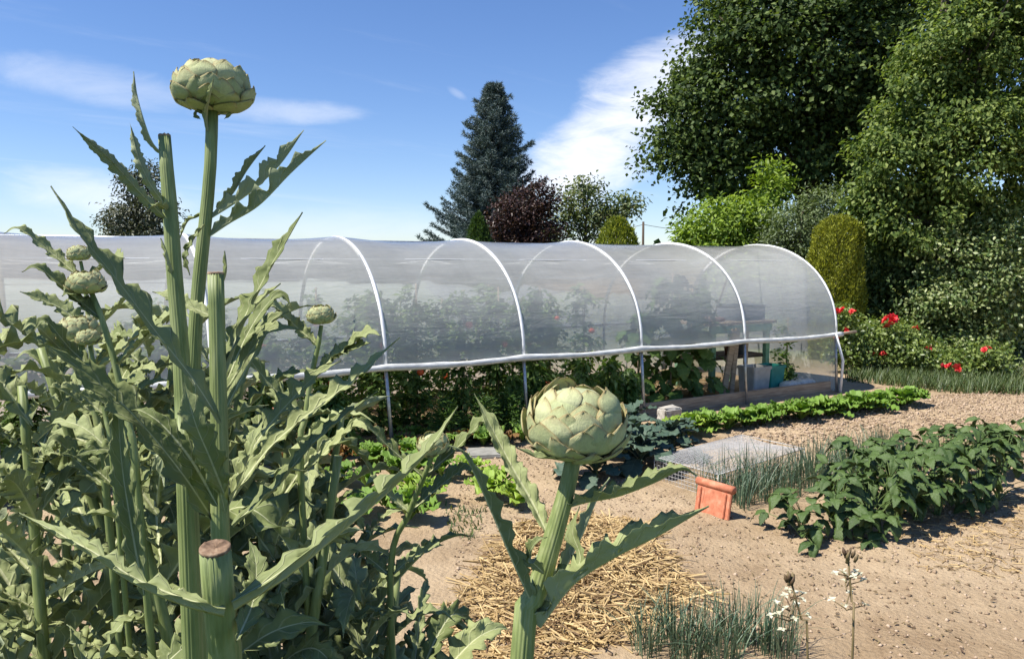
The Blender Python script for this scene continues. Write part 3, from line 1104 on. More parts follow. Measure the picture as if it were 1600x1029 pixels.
# ------------------------------------------------------------------ roof tile set upright
tile = empty('roof_tile', GG(1112, 804), label='orange terracotta roof tile standing upright at the end of the onion row', cat='roof tile')
tile.rotation_euler = (R(-10), 0, R(-54))
blk('slab', (0, 0, 0.085), (0.27, 0.022, 0.19), M['terracotta'], tile, .004)
MB().tube([(-.145, 0, .185), (.145, 0, .185)], .026, 14).build('roll', M['terracotta'], tile)
for x in (-.10, .10):
    blk('rib', (x, -.016, .075), (.014, .014, .155), M['terracotta'], tile, .003)

# ------------------------------------------------------------------ wire cage
c0, c1, c2 = G(1022, 748), G(1118, 778), G(1265, 722)
ca = Vector((c0.x, c0.y, 0))
e1 = Vector((c1.x - c0.x, c1.y - c0.y, 0))
e2 = Vector((c2.x - c1.x, c2.y - c1.y, 0))
l1, l2 = 0.60, 1.15
e1 = e1.normalized()
e2 = Vector((-e1.y, e1.x, 0))
if e2.dot(c2 - c1) < 0:
    e2 = -e2
e2 = (e2 * 0.35 + (c2 - c1).normalized() * 0.65)
e2.z = 0
e2.normalize()
HC = 0.17
cage = empty('wire_cage', ca, label='low cage of white wire mesh laid over seedlings behind the tile', cat='wire cage')


def wires(fn, na_, nb_, rad, bulge=0.0):
    mb = MB()
    for i in range(na_ + 1):
        mb.tube([fn(i / na_, k / 6) for k in range(7)], rad, 4, False)
    for j in range(nb_ + 1):
        mb.tube([fn(k / 6, j / nb_) for k in range(7)], rad, 4, False)
    return mb


up = Vector((0, 0, 1))
sagf = lambda u, v: 0.03 * math.sin(u * math.pi) * math.sin(v * math.pi * 1.3)
wires(lambda u, v: e1 * (u * l1) + e2 * (v * l2) + up * (HC + sagf(u, v)), 20, 52, .0015).build('top_mesh', M['wire'], cage)
wires(lambda u, v: e1 * (u * l1) + up * (v * HC), 20, 6, .0015).build('side_mesh', M['wire'], cage)
wires(lambda u, v: e1 * l1 + e2 * (u * l2) + up * (v * HC), 52, 6, .0015).build('side_mesh', M['wire'], cage)
wires(lambda u, v: e2 * (u * l2) + up * (v * HC), 52, 6, .0015).build('side_mesh', M['wire'], cage)
mb = MB()
for q in ((0, 0), (1, 0), (1, 1), (0, 1)):
    a = e1 * (q[0] * l1) + e2 * (q[1] * l2)
    mb.tube([a, a + up * HC], .003, 5)
pts = [e1 * (q[0] * l1) + e2 * (q[1] * l2) + up * HC for q in ((0, 0), (1, 0), (1, 1), (0, 1), (0, 0))]
for a, b in zip(pts[:-1], pts[1:]):
    mb.tube([a, b], .003, 5)
mb.build('frame', M['wire'], cage)


# ------------------------------------------------------------------ leaf blades
UCOLS = np.array((-1, -.78, -.55, -.32, -.13, 0, .13, .32, .55, .78, 1.0))


def blade(spine, face, hw, seed=0, lobes=7, depth=0.55, fold=0.35, ruffle=0.12, ribr=0.12, n=56, env=None, twist=0.0, thick=0.0015, sweep=0.5, teeth=0.24):
    """a leaf as a closed thin shell: spine points, side it faces, half width; returns V, quads, uv, material index"""
    r = np.random.default_rng(seed)
    sp = catmull(spine, n)
    T = norm(np.gradient(sp, axis=0))
    f = np.asarray(face, float)
    if f.ndim == 1:
        f = np.broadcast_to(f, sp.shape)
    N = norm(f - T * (f * T).sum(1)[:, None])
    t = np.linspace(0, 1, n)
    if twist:
        S0 = np.cross(T, N)
        ang = twist * t
        N = N * np.cos(ang)[:, None] + S0 * np.sin(ang)[:, None]
    S = np.cross(T, N)
    if env is None:
        env = np.clip(0.16 + 1.05 * np.sin(np.clip(t * 1.02, 0, 1) ** 0.8 * math.pi) ** 0.8, 0, 1.1) * np.clip((1.0 - t) * 5, 0.03, 1)
    L = np.zeros((2, n))
    for k in range(2):
        ph = r.random() * .6
        jit = 0.12 * np.sin(t * 5 + r.random() * 6)
        x = lobes * (t + jit * .3) + ph
        saw = x - np.floor(x)
        lb = 1 - depth * (np.abs(saw - 0.72) < 0.28) * np.clip(np.cos((saw - 0.72) / 0.28 * math.pi / 2), 0, 1) ** 1.2 * np.clip(1.6 - 1.3 * t, 0.15, 1)
        sw2 = (x * 3.0) % 1.0
        lb = lb * (1 - teeth * sw2)
        L[k] = lb * (0.88 + 0.24 * r.random(n).cumsum() / n) * (1 + .05 * r.normal(size=n))
    V = np.zeros((n, len(UCOLS), 3))
    ph1, ph2 = r.random(2) * 6.28
    for j, u in enumerate(UCOLS):
        k = 0 if u < 0 else 1
        w = hw * env * L[k]
        au = abs(u)
        rf = ruffle * hw * env * au ** 1.5 * (np.sin(t * lobes * 6.28 * 1.1 + (ph1 if k else ph2)) + 0.5 * np.sin(t * 37 + ph2 + k))
        V[:, j] = sp + S * (u * w * math.cos(fold))[:, None] + N * (au * w * math.sin(fold) + rf)[:, None] + T * (sweep * au * au * w * 0.8)[:, None]
    tg, ug = np.meshgrid(t, UCOLS, indexing='ij')
    puck = fbm(np.column_stack([tg.ravel() * lobes * 3.3 + 3, ug.ravel() * 2.6 + 9]), 2, 500 + seed % 40).reshape(n, -1)
    V += N[:, None] * (puck * np.abs(ug) ** .6 * 0.17 * hw * env[:, None])[..., None]
    rib = np.clip(1 - t, 0.05, 1) * hw * ribr
    B = V.copy()
    for j, u in enumerate(UCOLS):
        b = thick * np.clip(1.15 - abs(u), .15, 1) + (rib if u == 0 else (rib * .8 if abs(u) < .2 else 0))
        B[:, j] -= N * np.broadcast_to(b, (n,))[:, None]
        if 0 < abs(u) < .2:
            mid = sp + S * np.sign(u) * np.minimum(hw * env * .13, rib * 1.0)[:, None]
            V[:, j] = mid + N * (thick * .2)
            B[:, j] = mid - N * (rib * .75)[:, None]
    c = len(UCOLS)
    i = (np.arange(n - 1)[:, None] * c + np.arange(c - 1)[None]).ravel()
    q1 = np.stack([i, i + c, i + c + 1, i + 1], -1)
    off = n * c
    q2 = np.stack([i, i + 1, i + c + 1, i + c], -1) + off
    # rims
    a = np.arange(n - 1) * c
    e1_ = np.stack([a, a + off, a + c + off, a + c], -1)
    a2 = a + c - 1
    e2_ = np.stack([a2, a2 + c, a2 + c + off, a2 + off], -1)
    uv = np.stack([np.broadcast_to(UCOLS[None], (n, c)), np.broadcast_to(t[:, None], (n, c))], -1).reshape(-1, 2)
    return np.concatenate([V.reshape(-1, 3), B.reshape(-1, 3)]), np.concatenate([q1, q2, e1_, e2_]), np.concatenate([uv, uv]), \
        np.concatenate([np.zeros(len(q1)), np.ones(len(q2)), np.zeros(len(e1_)), np.zeros(len(e2_))]).astype(int)


def blade_mesh(name, mats, *a, **k):
    V, Q, U, mi = blade(*a, **k)
    return mesh_data(name, V, Q, uv=U, qmat=mi, mats=mats)


LM = (M['leaf_top'], M['leaf_under'])


def px_leaf(plant, pts, hwpx, face, seed, **kw):
    pl = Vector(plant.location)
    sp = [P(*q) - pl for q in pts]
    d = np.mean([q[2] for q in pts])
    return link('leaf', blade_mesh('leaf', LM, sp, face, hwpx * d / FPX, seed, **kw), plant)


def px_stem(plant, pts, rads, cut=False, to_ground=True, sides=72, cutr=None):
    pl = Vector(plant.location)
    w = [P(*q) for q in pts]
    rr = [q * p[2] / FPX for q, p in zip(rads, pts)]
    if to_ground:
        b = w[-1]
        w.append(Vector((pl.x * .6 + b.x * .4, pl.y * .6 + b.y * .4, b.z * .45)))
        w.append(Vector((pl.x, pl.y, pl.z - .03)))
        rr += [rr[-1] * 1.1, rr[-1] * 1.3]
    p3 = catmull(w, 44) - np.array(pl)
    tot = np.concatenate([[0], np.cumsum(np.linalg.norm(np.diff([tuple(q) for q in w], axis=0), axis=1))])
    rad = np.interp(np.linspace(0, tot[-1], 44), tot, rr)
    V, Q, T = tube(p3, rad, sides, True, 0.06, 18)
    o = link('stem', mesh_data('stem', V, Q, T, mats=(M['stem'],)), plant)
    if cut:
        # the sawn end: an uneven disc with a raised rim
        n = 28
        ax = norm(p3[0] - p3[1])
        A = norm(np.cross(ax, (0, 1, 0.2)))
        B = np.cross(ax, A)
        rg = np.random.default_rng(int(pts[0][0]))
        vv = []
        for fr, h in ((0, .0006), (.35, .0014), (.7, .0018), (.92, .0020), (1.02, .0016), (1.035, -.0004), (0.98, -.0012)):
            for j in range(n):
                a = 2 * math.pi * j / n
                vv.append(p3[0] + ax * (h + .0006 * rg.normal() * (fr < 1) * (fr > 0)) + (A * math.cos(a) + B * math.sin(a)) * rad[0] * fr)
        qq = [(k * n + j, k * n + (j + 1) % n, (k + 1) * n + (j + 1) % n, (k + 1) * n + j) for k in range(6) for j in range(n)]
        link('cut_face', mesh_data('cut_face', vv, qq, mats=(M['cut'],)), plant)
    return o


# ------------------------------------------------------------------ artichoke heads
def head_profile(s):
    ks = np.array((0, .06, .15, .30, .48, .66, .82, 1.0, 1.25, 1.5))
    rho = np.interp(s, ks, (.10, .42, .70, .93, 1.0, .97, .88, .72, .50, .30))
    z = np.interp(s, ks, (0, .02, .08, .22, .42, .62, .80, .96, 1.10, 1.16))
    return rho, z


def bract_mesh(name, s0, ds, half, flare, seed, tipin=0.0, nv=13, nu=9):
    r = np.random.default_rng(seed)
    us = np.linspace(-1, 1, nu)
    vsn = np.linspace(0, 1, nv)
    out = []
    for lay in (0, 1):
        for v in vsn:
            s = s0 + ds * v
            rho, z = head_profile(s)
            w = half * (0.80 + 0.38 * math.sin(math.pi * min(v * 1.15, 1))) * (1 - v ** 2.4) ** 0.72 + 0.010
            for u in us:
                off = 0.03 + 0.16 * v - tipin * v * v + 0.055 * (1 - u * u) * math.sin(math.pi * v ** .8) + flare * v ** 4 + .012 * math.sin(u * 5 + seed) * v
                if lay:
                    off -= (0.055 * (1 - v) + 0.018) * (1 - .6 * abs(u))
                ph = u * w / max(rho, .35)
                rr = rho + off
                cup = 0.03 * u * u * (1 - v)
                out.append((rr * math.sin(ph), -rr * math.cos(ph) + 0, z + 0.05 * v - cup * .5 + .015 * math.cos(u * 4 + seed) * v))
    V = np.array(out)
    n1 = nv * nu
    i = (np.arange(nv - 1)[:, None] * nu + np.arange(nu - 1)[None]).ravel()
    q1 = np.stack([i, i + 1, i + nu + 1, i + nu], -1)
    q2 = np.stack([i, i + nu, i + nu + 1, i + 1], -1) + n1
    a = np.arange(nv - 1) * nu
    e1_ = np.stack([a, a + nu, a + nu + n1, a + n1], -1)
    b = a + nu - 1
    e2_ = np.stack([b, b + n1, b + nu + n1, b + nu], -1)
    c = (nv - 1) * nu + np.arange(nu - 1)
    e3_ = np.stack([c, c + 1, c + 1 + n1, c + n1], -1)
    uv = np.array([(u, v) for v in vsn for u in us])
    return mesh_data(name, V, np.concatenate([q1, q2, e1_, e2_, e3_]), uv=np.concatenate([uv, uv]), mats=(M['bract'],))


ROWS = [(0.02, .20, .28, 10, .02, 0), (0.10, .28, .32, 11, .04, 0), (0.23, .33, .35, 11, .05, .02), (0.37, .36, .36, 11, .05, .03),
        (0.51, .38, .35, 11, .06, .05), (0.65, .40, .33, 10, .07, .07), (.79, .43, .30, 9, .08, .10), (.93, .42, .26, 8, .05, .16)]
BR = [[bract_mesh('bract', s0, ds, hf, fl, 10 * k + v, ti) for v in range(3)] for k, (s0, ds, hf, nb, fl, ti) in enumerate(ROWS)]
ss = np.linspace(0, 1.3, 16)
cv, cq = [], []
for s in ss:
    rho, z = head_profile(s)
    for j in range(20):
        a = 2 * math.pi * j / 20
        cv.append((rho * .93 * math.cos(a), rho * .93 * math.sin(a), z * .96))
for i in range(15):
    for j in range(20):
        cq.append((i * 20 + j, i * 20 + (j + 1) % 20, (i + 1) * 20 + (j + 1) % 20, (i + 1) * 20 + j))
cv += [(0, 0, 0), (0, 0, cv[-1][2])]
ct = [((j + 1) % 20, j, 320) for j in range(20)] + [(300 + j, 300 + (j + 1) % 20, 321) for j in range(20)]
CORE = mesh_data('flower_head', cv, cq, ct, mats=(M['bract'],))


def add_head(plant, centre, R_, H_, tilt, seed, rows=range(8), bracts=True):
    """centre = middle of the underside in plant space; tilt = direction of the head's axis"""
    r = np.random.default_rng(seed)
    q = Vector(tilt).normalized().to_track_quat('Z', 'Y')
    m = Matrix.Translation(Vector(centre)) @ q.to_matrix().to_4x4() @ Matrix.Diagonal((R_, R_, H_, 1)) @ Matrix.Rotation(r.random() * 6, 4, 'Z')
    h = link('flower_head', CORE, plant, mat=m)
    if not bracts:
        return h
    for k in rows:
        nb = ROWS[k][3]
        for j in range(nb):
            a = 2 * math.pi * (j + .5 * (k % 2) + r.normal() * .07) / nb
            s = 1 + r.normal() * .045
            mm = Matrix.Rotation(a, 4, 'Z') @ Matrix.Rotation(r.normal() * .04, 4, 'X') @ Matrix.Diagonal((s, s, 1 + r.normal() * .05, 1))
            b = link('bract', BR[k][r.integers(3)], h, mat=mm)
    return h


def plant_at(x, y, label, group='artichoke plants in the foreground bed'):
    return empty('artichoke_plant', (x, y, 0), label=label, cat='artichoke', group=group)


UPL = (-.45, .45, .75)     # right-going leaves: upper side turned up and away, dark underside to the viewer
TOW = (.2, -.75, .6)       # upper side turned to the viewer

# A: tall stalk with the head against the sky
d = 1.1
g = P(300, 800, d)
pa = plant_at(g.x + .02, g.y + .05, 'tall artichoke stalk carrying a flat round head against the blue sky')
px_stem(pa, [(331, 165, d), (331, 200, d), (328, 270, d), (321, 345, d), (314, 410, d), (306, 500, d), (300, 640, d), (297, 800, d)], [9.5, 9, 9, 9.5, 10, 10, 11, 12])
pl = Vector(pa.location)
add_head(pa, P(331, 174, d) - pl, 52 * d / FPX, 63 * d / FPX, (.06, .06, 1), 3)
px_leaf(pa, [(330, 338, d), (375, 310, d), (405, 287, d), (440, 252, d), (474, 203, d)], 21, UPL, 1, lobes=5, depth=.6, fold=.8)
px_leaf(pa, [(322, 370, d), (360, 345, d), (405, 318, d - .03), (455, 268, d - .05), (509, 219, d - .06)], 23, UPL, 2, lobes=6, depth=.7, fold=.8)
px_leaf(pa, [(338, 325, d), (362, 302, d), (385, 265, d), (414, 227, d)], 12, (-.6, .2, .5), 3, lobes=4, depth=.3, fold=.6)
px_leaf(pa, [(323, 205, d - .012), (322, 175, d - .02), (328, 145, d - .06), (333, 123, d - .07)], 9, (-.6, -.6, .2), 4, lobes=3, depth=.2, fold=.5)
px_leaf(pa, [(322, 330, d), (306, 338, d), (292, 345, d), (280, 372, d)], 8, (-.2, -.3, 1), 5, lobes=4, depth=.5)
px_leaf(pa, [(318, 350, d - .02), (300, 375, d - .03), (290, 400, d - .03), (296, 430, d - .03)], 9, (-.5, -.7, .4), 6, lobes=5, depth=.6, ruffle=.3)
px_leaf(pa, [(318, 178, d), (308, 172, d - .01), (306, 180, d - .01), (314, 187, d - .01)], 5, (-.5, -.5, .4), 7, lobes=2, depth=.2)
px_leaf(pa, [(344, 178, d), (354, 172, d), (357, 180, d), (350, 186, d)], 4, (.5, -.5, .4), 8, lobes=2, depth=.2)

# B: cut stalk at the left of it
d = 1.0
g = P(292, 760, d)
pb_ = plant_at(g.x, g.y, 'cut artichoke stalk with bare top and one thin upright leaf against the sky')
px_stem(pb_, [(257, 213, d), (261, 270, d), (267, 340, d), (272, 420, d), (282, 540, d), (289, 660, d), (292, 760, d)], [9, 10, 11, 11.5, 12, 14, 15], cut=True)
px_leaf(pb_, [(256, 243, d), (236, 222, d - .01), (222, 185, d - .02), (213, 150, d - .02), (208, 112, d - .02)], 9, (-.75, .3, .3), 11, lobes=5, depth=.3, fold=.9, ribr=.35)
px_leaf(pb_, [(262, 345, d), (222, 305, d - .04), (172, 250, d - .08), (140, 222, d - .1), (113, 198, d - .12)], 12, (-.35, .85, -.3), 12, lobes=9, depth=.3, fold=.25, ruffle=.2)
px_leaf(pb_, [(262, 325, d), (236, 290, d - .02), (216, 245, d - .03), (203, 192, d - .03)], 10, (-.3, .85, -.3), 13, lobes=6, depth=.3, fold=.4, ruffle=.25)
px_leaf(pb_, [(264, 330, d), (250, 320, d - .03), (238, 322, d - .05), (228, 330, d - .06)], 9, (-.2, -.5, .8), 14, lobes=3, depth=.5)
px_leaf(pb_, [(272, 440, d), (262, 405, d - .02), (258, 390, d - .02), (250, 372, d - .02)], 9, (-.7, -.5, .2), 15, lobes=3)

# C: cut stump in the middle
d = 0.95
g = P(347, 900, d)
pc = plant_at(g.x, g.y + .03, 'thick pale cut artichoke stalk standing upright in the middle of the leaves')
px_stem(pc, [(337, 428, d), (339, 500, d), (341, 600, d), (344, 720, d), (346, 880, d)], [12, 12, 12.4, 13, 14], cut=True)
px_leaf(pc, [(348, 585, d), (378, 505, d + .03), (415, 430, d + .05), (445, 378, d + .06), (472, 331, d + .06)], 29, (-.6, -.62, .35), 21, lobes=5, depth=.78, fold=.35)
px_leaf(pc, [(352, 560, d + .05), (375, 508, d + .06), (405, 470, d + .08), (438, 442, d + .1)], 19, (-.5, -.4, .7), 22, lobes=4, depth=.4)
px_leaf(pc, [(352, 600, d + .1), (385, 525, d + .12), (415, 478, d + .14), (440, 460, d + .15), (458, 482, d + .15)], 21, (-.3, -.6, .6), 23, lobes=5, depth=.6, fold=.2)
px_leaf(pc, [(352, 610, d + .06), (392, 548, d + .06), (425, 515, d + .06), (474, 514, d + .06)], 17, (-.2, -.5, .8), 24, lobes=3, depth=.3)
px_leaf(pc, [(352, 640, d + .08), (390, 565, d + .1), (420, 505, d + .12), (458, 483, d + .12)], 20, (-.3, -.6, .6), 25, lobes=4, depth=.4)
px_leaf(pc, [(345, 660, d - .02), (300, 590, d - .04), (245, 520, d - .06), (185, 440, d - .08), (130, 370, d - .1), (80, 290, d - .1)], 34, (.75, -.10, .6), 26, lobes=6, depth=.62, fold=.25, ribr=.1)
px_leaf(pc, [(344, 500, d + .1), (300, 480, d + .1), (265, 463, d + .1), (238, 455, d + .1)], 15, (.1, -.5, .8), 27, lobes=4, depth=.2)
px_leaf(pc, [(345, 830, d), (285, 740, d - .02), (215, 655, d - .04), (150, 595, d - .06), (60, 530, d - .1)], 36, (.6, -.35, .7), 28, lobes=6, depth=.5, fold=.2, ribr=.09)
px_leaf(pc, [(340, 790, d - .03), (300, 720, d - .05), (255, 665, d - .06), (222, 642, d - .06), (205, 640, d - .05)], 22, (-.3, -.3, .9), 29, lobes=6, depth=.6, ribr=.25)
px_leaf(pc, [(225, 930, d - .05), (205, 820, d - .05), (190, 720, d - .05), (182, 600, d - .05)], 24, (.3, -.8, .35), 30, lobes=6, depth=.35, fold=.7)
px_leaf(pc, [(350, 770, d - .03), (328, 715, d - .06), (305, 660, d - .08), (285, 590, d - .08)], 26, (.3, -.7, .5), 31, lobes=4, depth=.4)
px_leaf(pc, [(350, 800, d), (380, 730, d - .02), (395, 690, d - .03), (415, 650, d)], 16, (-.3, -.5, .8), 32, lobes=5, depth=.5)
px_leaf(pc, [(352, 800, d - .02), (332, 720, d - .05), (312, 690, d - .07), (300, 690, d - .08)], 12, (.2, -.6, .7), 33, lobes=3)
px_leaf(pc, [(346, 445, d + .06), (352, 425, d + .06), (352, 408, d + .06), (350, 392, d + .06)], 7, (-.7, -.5, .2), 34, lobes=2, depth=.2)
# two long silvery leaves reaching right over the rail
px_leaf(pc, [(360, 780, d + .15), (420, 700, d + .18), (490, 640, d + .2), (555, 590, d + .22), (624, 527, d + .24)], 23, (-.35, -.6, .7), 35, lobes=8, depth=.65, fold=.45, ruffle=.2)
px_leaf(pc, [(360, 760, d + .1), (405, 685, d + .12), (450, 630, d + .14), (495, 585, d + .15), (532, 563, d + .15)], 25, (-.3, -.7, .6), 36, lobes=8, depth=.6, fold=.35, ruffle=.2)
px_leaf(pc, [(362, 820, d + .1), (430, 760, d + .13), (490, 690, d + .16), (550, 640, d + .2), (590, 610, d + .22)], 22, (-.4, -.3, .8), 37, lobes=6, depth=.5)

# D: thick stump close to the camera
d = 0.56
g = P(352, 1029, d)
pd_ = plant_at(g.x + .01, g.y + .03, 'thick sawn-off artichoke stump with a brown cut face close to the camera')
px_stem(pd_, [(336, 857, d), (341, 920, d + .009), (347, 980, d + .018), (352, 1040, d + .027)], [23, 23.5, 24, 25], cut=True)
px_leaf(pd_, [(352, 950, d), (290, 935, d), (215, 905, d + .01), (150, 865, d + .02), (95, 835, d + .04), (30, 800, d + .06)], 20, (.2, -.15, 1), 41, lobes=9, depth=.75, fold=.6, ribr=.6, ruffle=.2)
px_leaf(pd_, [(362, 940, d), (440, 892, d + .03), (530, 822, d + .10), (610, 758, d + .2), (670, 700, d + .28), (715, 634, d + .36)], 33, (-.55, -.45, .75), 42, lobes=7, depth=.72, fold=.4, ribr=.30)
px_leaf(pd_, [(370, 1000, d), (395, 940, d + .03), (400, 880, d + .05), (388, 840, d + .06)], 22, (.3, -.8, .4), 43, lobes=4)

# E: the artichoke in front with its head over the path
d = 0.90
g = P(815, 1040, d)
pe = plant_at(g.x - .03, g.y - .05, 'front artichoke with a large pale green head rising over the straw')
px_stem(pe, [(899, 700, d), (890, 745, d), (876, 800, d), (858, 860, d), (838, 930, d), (815, 1030, d)], [12, 12.5, 14, 15.5, 17, 18])
pl = Vector(pe.location)
add_head(pe, P(898, 712, d) - pl, 69 * d / FPX, 96 * d / FPX, (.02, -.05, 1), 8)
px_leaf(pe, [(842, 950, d), (808, 880, d - .03), (772, 800, d - .06), (745, 742, d - .08), (725, 706, d - .09), (702, 694, d - .09)], 22, (.65, .35, .5), 51, lobes=6, depth=.6, fold=.6, ribr=.3)
px_leaf(pe, [(858, 840, d + .01), (832, 785, d + .04), (802, 732, d + .06), (772, 675, d + .08), (741, 614, d + .09)], 19, (.3, -.75, .5), 52, lobes=7, depth=.3, fold=.5, ruffle=.2, ribr=.2)
px_leaf(pe, [(882, 790, d), (915, 781, d - .02), (965, 772, d - .05), (1020, 752, d - .07), (1065, 732, d - .08), (1090, 742, d - .08)], 28, (-.2, .0, .9), 53, lobes=6, depth=.7, fold=.7)
px_leaf(pe, [(838, 975, d), (890, 910, d - .02), (955, 868, d - .04), (1030, 832, d - .06), (1107, 789, d - .08)], 44, (-.42, .10, .8), 54, lobes=5, depth=.85, fold=.85, ribr=.16)
px_leaf(pe, [(840, 960, d + .02), (872, 895, d + .05), (905, 835, d + .08), (930, 780, d + .1), (952, 745, d + .12)], 20, (-.55, .45, .5), 55, lobes=5, depth=.5, fold=.5, ribr=.4)
px_leaf(pe, [(888, 718, d), (862, 714, d - .04), (838, 712, d - .06), (808, 698, d - .07)], 14, (0, -.3, 1), 56, lobes=3, depth=.3)
px_leaf(pe, [(850, 895, d - .02), (828, 870, d - .04), (838, 845, d - .06), (855, 838, d - .06)], 14, (-.3, -.6, .7), 57, lobes=3, depth=.3)
px_leaf(pe, [(848, 930, d), (905, 880, d + .04), (895, 830, d + .06), (905, 790, d + .07)], 16, (-.6, -.4, .5), 58, lobes=4, depth=.6)

# small heads further back in the bed
def small_head(px, py, wpx, d, pts, label, seed, rows=range(1, 8), tilt=(0, -.05, 1)):
    w = [P(*q) for q in pts]
    b = w[-1]
    q = plant_at(b.x + .02, b.y + .05, label)
    px_stem(q, pts, [wpx * .07 + k * .5 for k in range(len(pts))], sides=32)
    add_head(q, P(px, py + wpx * .32, d) - Vector(q.location), wpx * .44 * d / FPX, wpx * .56 * d / FPX, tilt, seed, rows)
    r = np.random.default_rng(seed)
    for k in range(6):
        i = 1 + k % (len(pts) - 1)
        a = pts[i]
        sg = 1 if k % 2 else -1
        ln = 60 + r.random() * 70
        px_leaf(q, [a, (a[0] + sg * ln * .4, a[1] - ln * .35, a[2]), (a[0] + sg * ln * .8, a[1] - ln * (.5 + .3 * r.random()), a[2] - .03), (a[0] + sg * ln, a[1] - ln * .6, a[2] - .05)],
                14 + 8 * r.random(), (-.3 * sg, -.4, .8), seed * 10 + k, lobes=5, depth=.5)
    return q


small_head(502, 492, 44, 1.5, [(502, 508, 1.5), (497, 540, 1.5), (486, 590, 1.5), (478, 650, 1.5), (470, 740, 1.5)], 'small pale artichoke head on a thin stem in front of the plastic film', 61)
small_head(124, 515, 62, 1.45, [(126, 535, 1.45), (135, 580, 1.45), (150, 650, 1.45), (165, 760, 1.45)], 'largest pale artichoke head at the left edge of the bed', 62)
small_head(139, 527, 36, 1.35, [(140, 540, 1.35), (150, 580, 1.35), (165, 650, 1.35), (180, 760, 1.35)], 'small cream artichoke bud touching the larger head at the left edge', 63)
small_head(124, 396, 34, 1.7, [(126, 408, 1.7), (132, 440, 1.7), (140, 520, 1.7), (150, 640, 1.7)], 'small artichoke bud above the leaves at the far left in front of the film', 64)
small_head(136, 442, 54, 1.3, [(142, 455, 1.3), (160, 500, 1.3), (180, 570, 1.3), (200, 660, 1.3), (215, 760, 1.3)], 'half-open artichoke head on a thick leaning stem at the left', 65)
small_head(680, 692, 50, 1.5, [(678, 705, 1.5), (662, 745, 1.52), (640, 800, 1.56), (610, 900, 1.6)], 'artichoke head half hidden behind a long leaf beside the pale lettuces', 66, tilt=(-.2, -.2, 1))

# leaf mass of the bed
def leafy_plant(px, d, top, nleaf, label, seed, lmin=.24, lmax=.46):
    global UCOLS
    keep = UCOLS
    UCOLS = np.array((-1, -.66, -.33, -.12, 0, .12, .33, .66, 1.0))
    r = np.random.default_rng(seed)
    x = (px - 800) / FPX * d
    q = plant_at(x, d, label, 'leafy artichoke plants of the bed')
    MB().tube(catmull([(0, 0, -.03), (r.normal() * .03, r.normal() * .03, top * .5), (r.normal() * .05, r.normal() * .05, top)], 14), np.linspace(.016, .008, 14), 14, True, .16, 7).build('stem', M['stem'], q)
    az = r.random() * 6.28
    for k in range(nleaf):
        az += 2.4 + r.normal() * .3
        h = top * (0.10 + .88 * (k + r.random() * .6) / nleaf)
        L = (lmin + (lmax - lmin) * r.random()) * (1.1 - .40 * h / top)
        rise = .45 + .75 * r.random()
        hx, hy = math.cos(az), math.sin(az)
        if hy < -.3 and d < 1.6:
            L *= .7
        droop = -.1 + .6 * r.random() ** 2
        sp = [(hx * L * u * .8, hy * L * u * .8, h + L * (rise * u - (rise * .45 + droop) * u * u * u)) for u in (0, .3, .6, .85, 1)]
        face = (-hx * .5 + r.normal() * .35, -hy * .5 + r.normal() * .35, 1)
        link('leaf', blade_mesh('leaf', LM, sp, face, L * (.085 + .075 * r.random()), seed * 100 + k, lobes=int(6 + 4 * r.random()), depth=.45 + .35 * r.random(),
                                fold=.15 + .5 * r.random(), ruffle=.14 + .2 * r.random(), n=34, twist=r.normal() * .7, ribr=.13), q)
    UCOLS = keep
    return q


for k, (px, d, top, nl, lab) in enumerate((
        (40, 1.5, 1.36, 26, 'leafy artichoke plant furthest left at the edge of the bed'),
        (150, 1.7, 1.42, 28, 'leafy artichoke plant below the largest pale head'),
        (235, 1.35, 1.30, 26, 'broad-leaved artichoke plant left of the thick pale stalk'),
        (330, 1.75, 1.42, 28, 'leafy artichoke plant behind the thick pale stalk'),
        (420, 1.45, 1.22, 28, 'leafy artichoke plant right of the thick pale stalk'),
        (470, 1.95, 1.22, 26, 'leafy artichoke plant below the small head by the film'),
        (560, 1.6, .92, 26, 'low artichoke plant with pale drooping leaves beside the lettuces'),
        (130, 1.15, .90, 22, 'artichoke plant low in the left corner of the bed'),
        (470, 1.25, .78, 24, 'artichoke plant low in front of the bed with broad pale leaves'),
        (640, 1.75, .66, 20, 'small artichoke plant at the right edge of the bed by the path'),
        (-60, 1.9, 1.4, 18, 'tall artichoke plant beyond the left edge of the bed'),
        (300, 2.2, 1.30, 22, 'artichoke plant at the back of the bed close to the tunnel'),
        (230, 1.9, 1.42, 26, 'artichoke plant in the second line behind the leaning stem'),
        (90, 2.1, 1.40, 24, 'artichoke plant at the back left of the bed before the film'),
        (540, 2.1, .86, 22, 'artichoke plant at the back right of the bed before the straw bedding'),
        (300, 1.2, .80, 22, 'artichoke plant under the long leaf left of the sawn stump'),
        (400, 1.9, 1.22, 24, 'artichoke plant in the dense middle of the bed'),
        (600, 1.35, .62, 20, 'artichoke plant low at the bottom right of the bed'),
        (20, 1.2, .8, 18, 'artichoke plant in the bottom left corner'),
        (610, 1.55, .62, 22, 'low artichoke plant below the half hidden head'),
        (560, 1.95, .70, 22, 'low artichoke plant behind the drooping pale one'),
        (500, 1.45, .70, 24, 'artichoke plant under the long silvery leaf'),
        (650, 1.5, .45, 16, 'lowest artichoke plant where the bed meets the path'))):
    leafy_plant(px, d, top, int(nl * 1.6), lab, 200 + k)

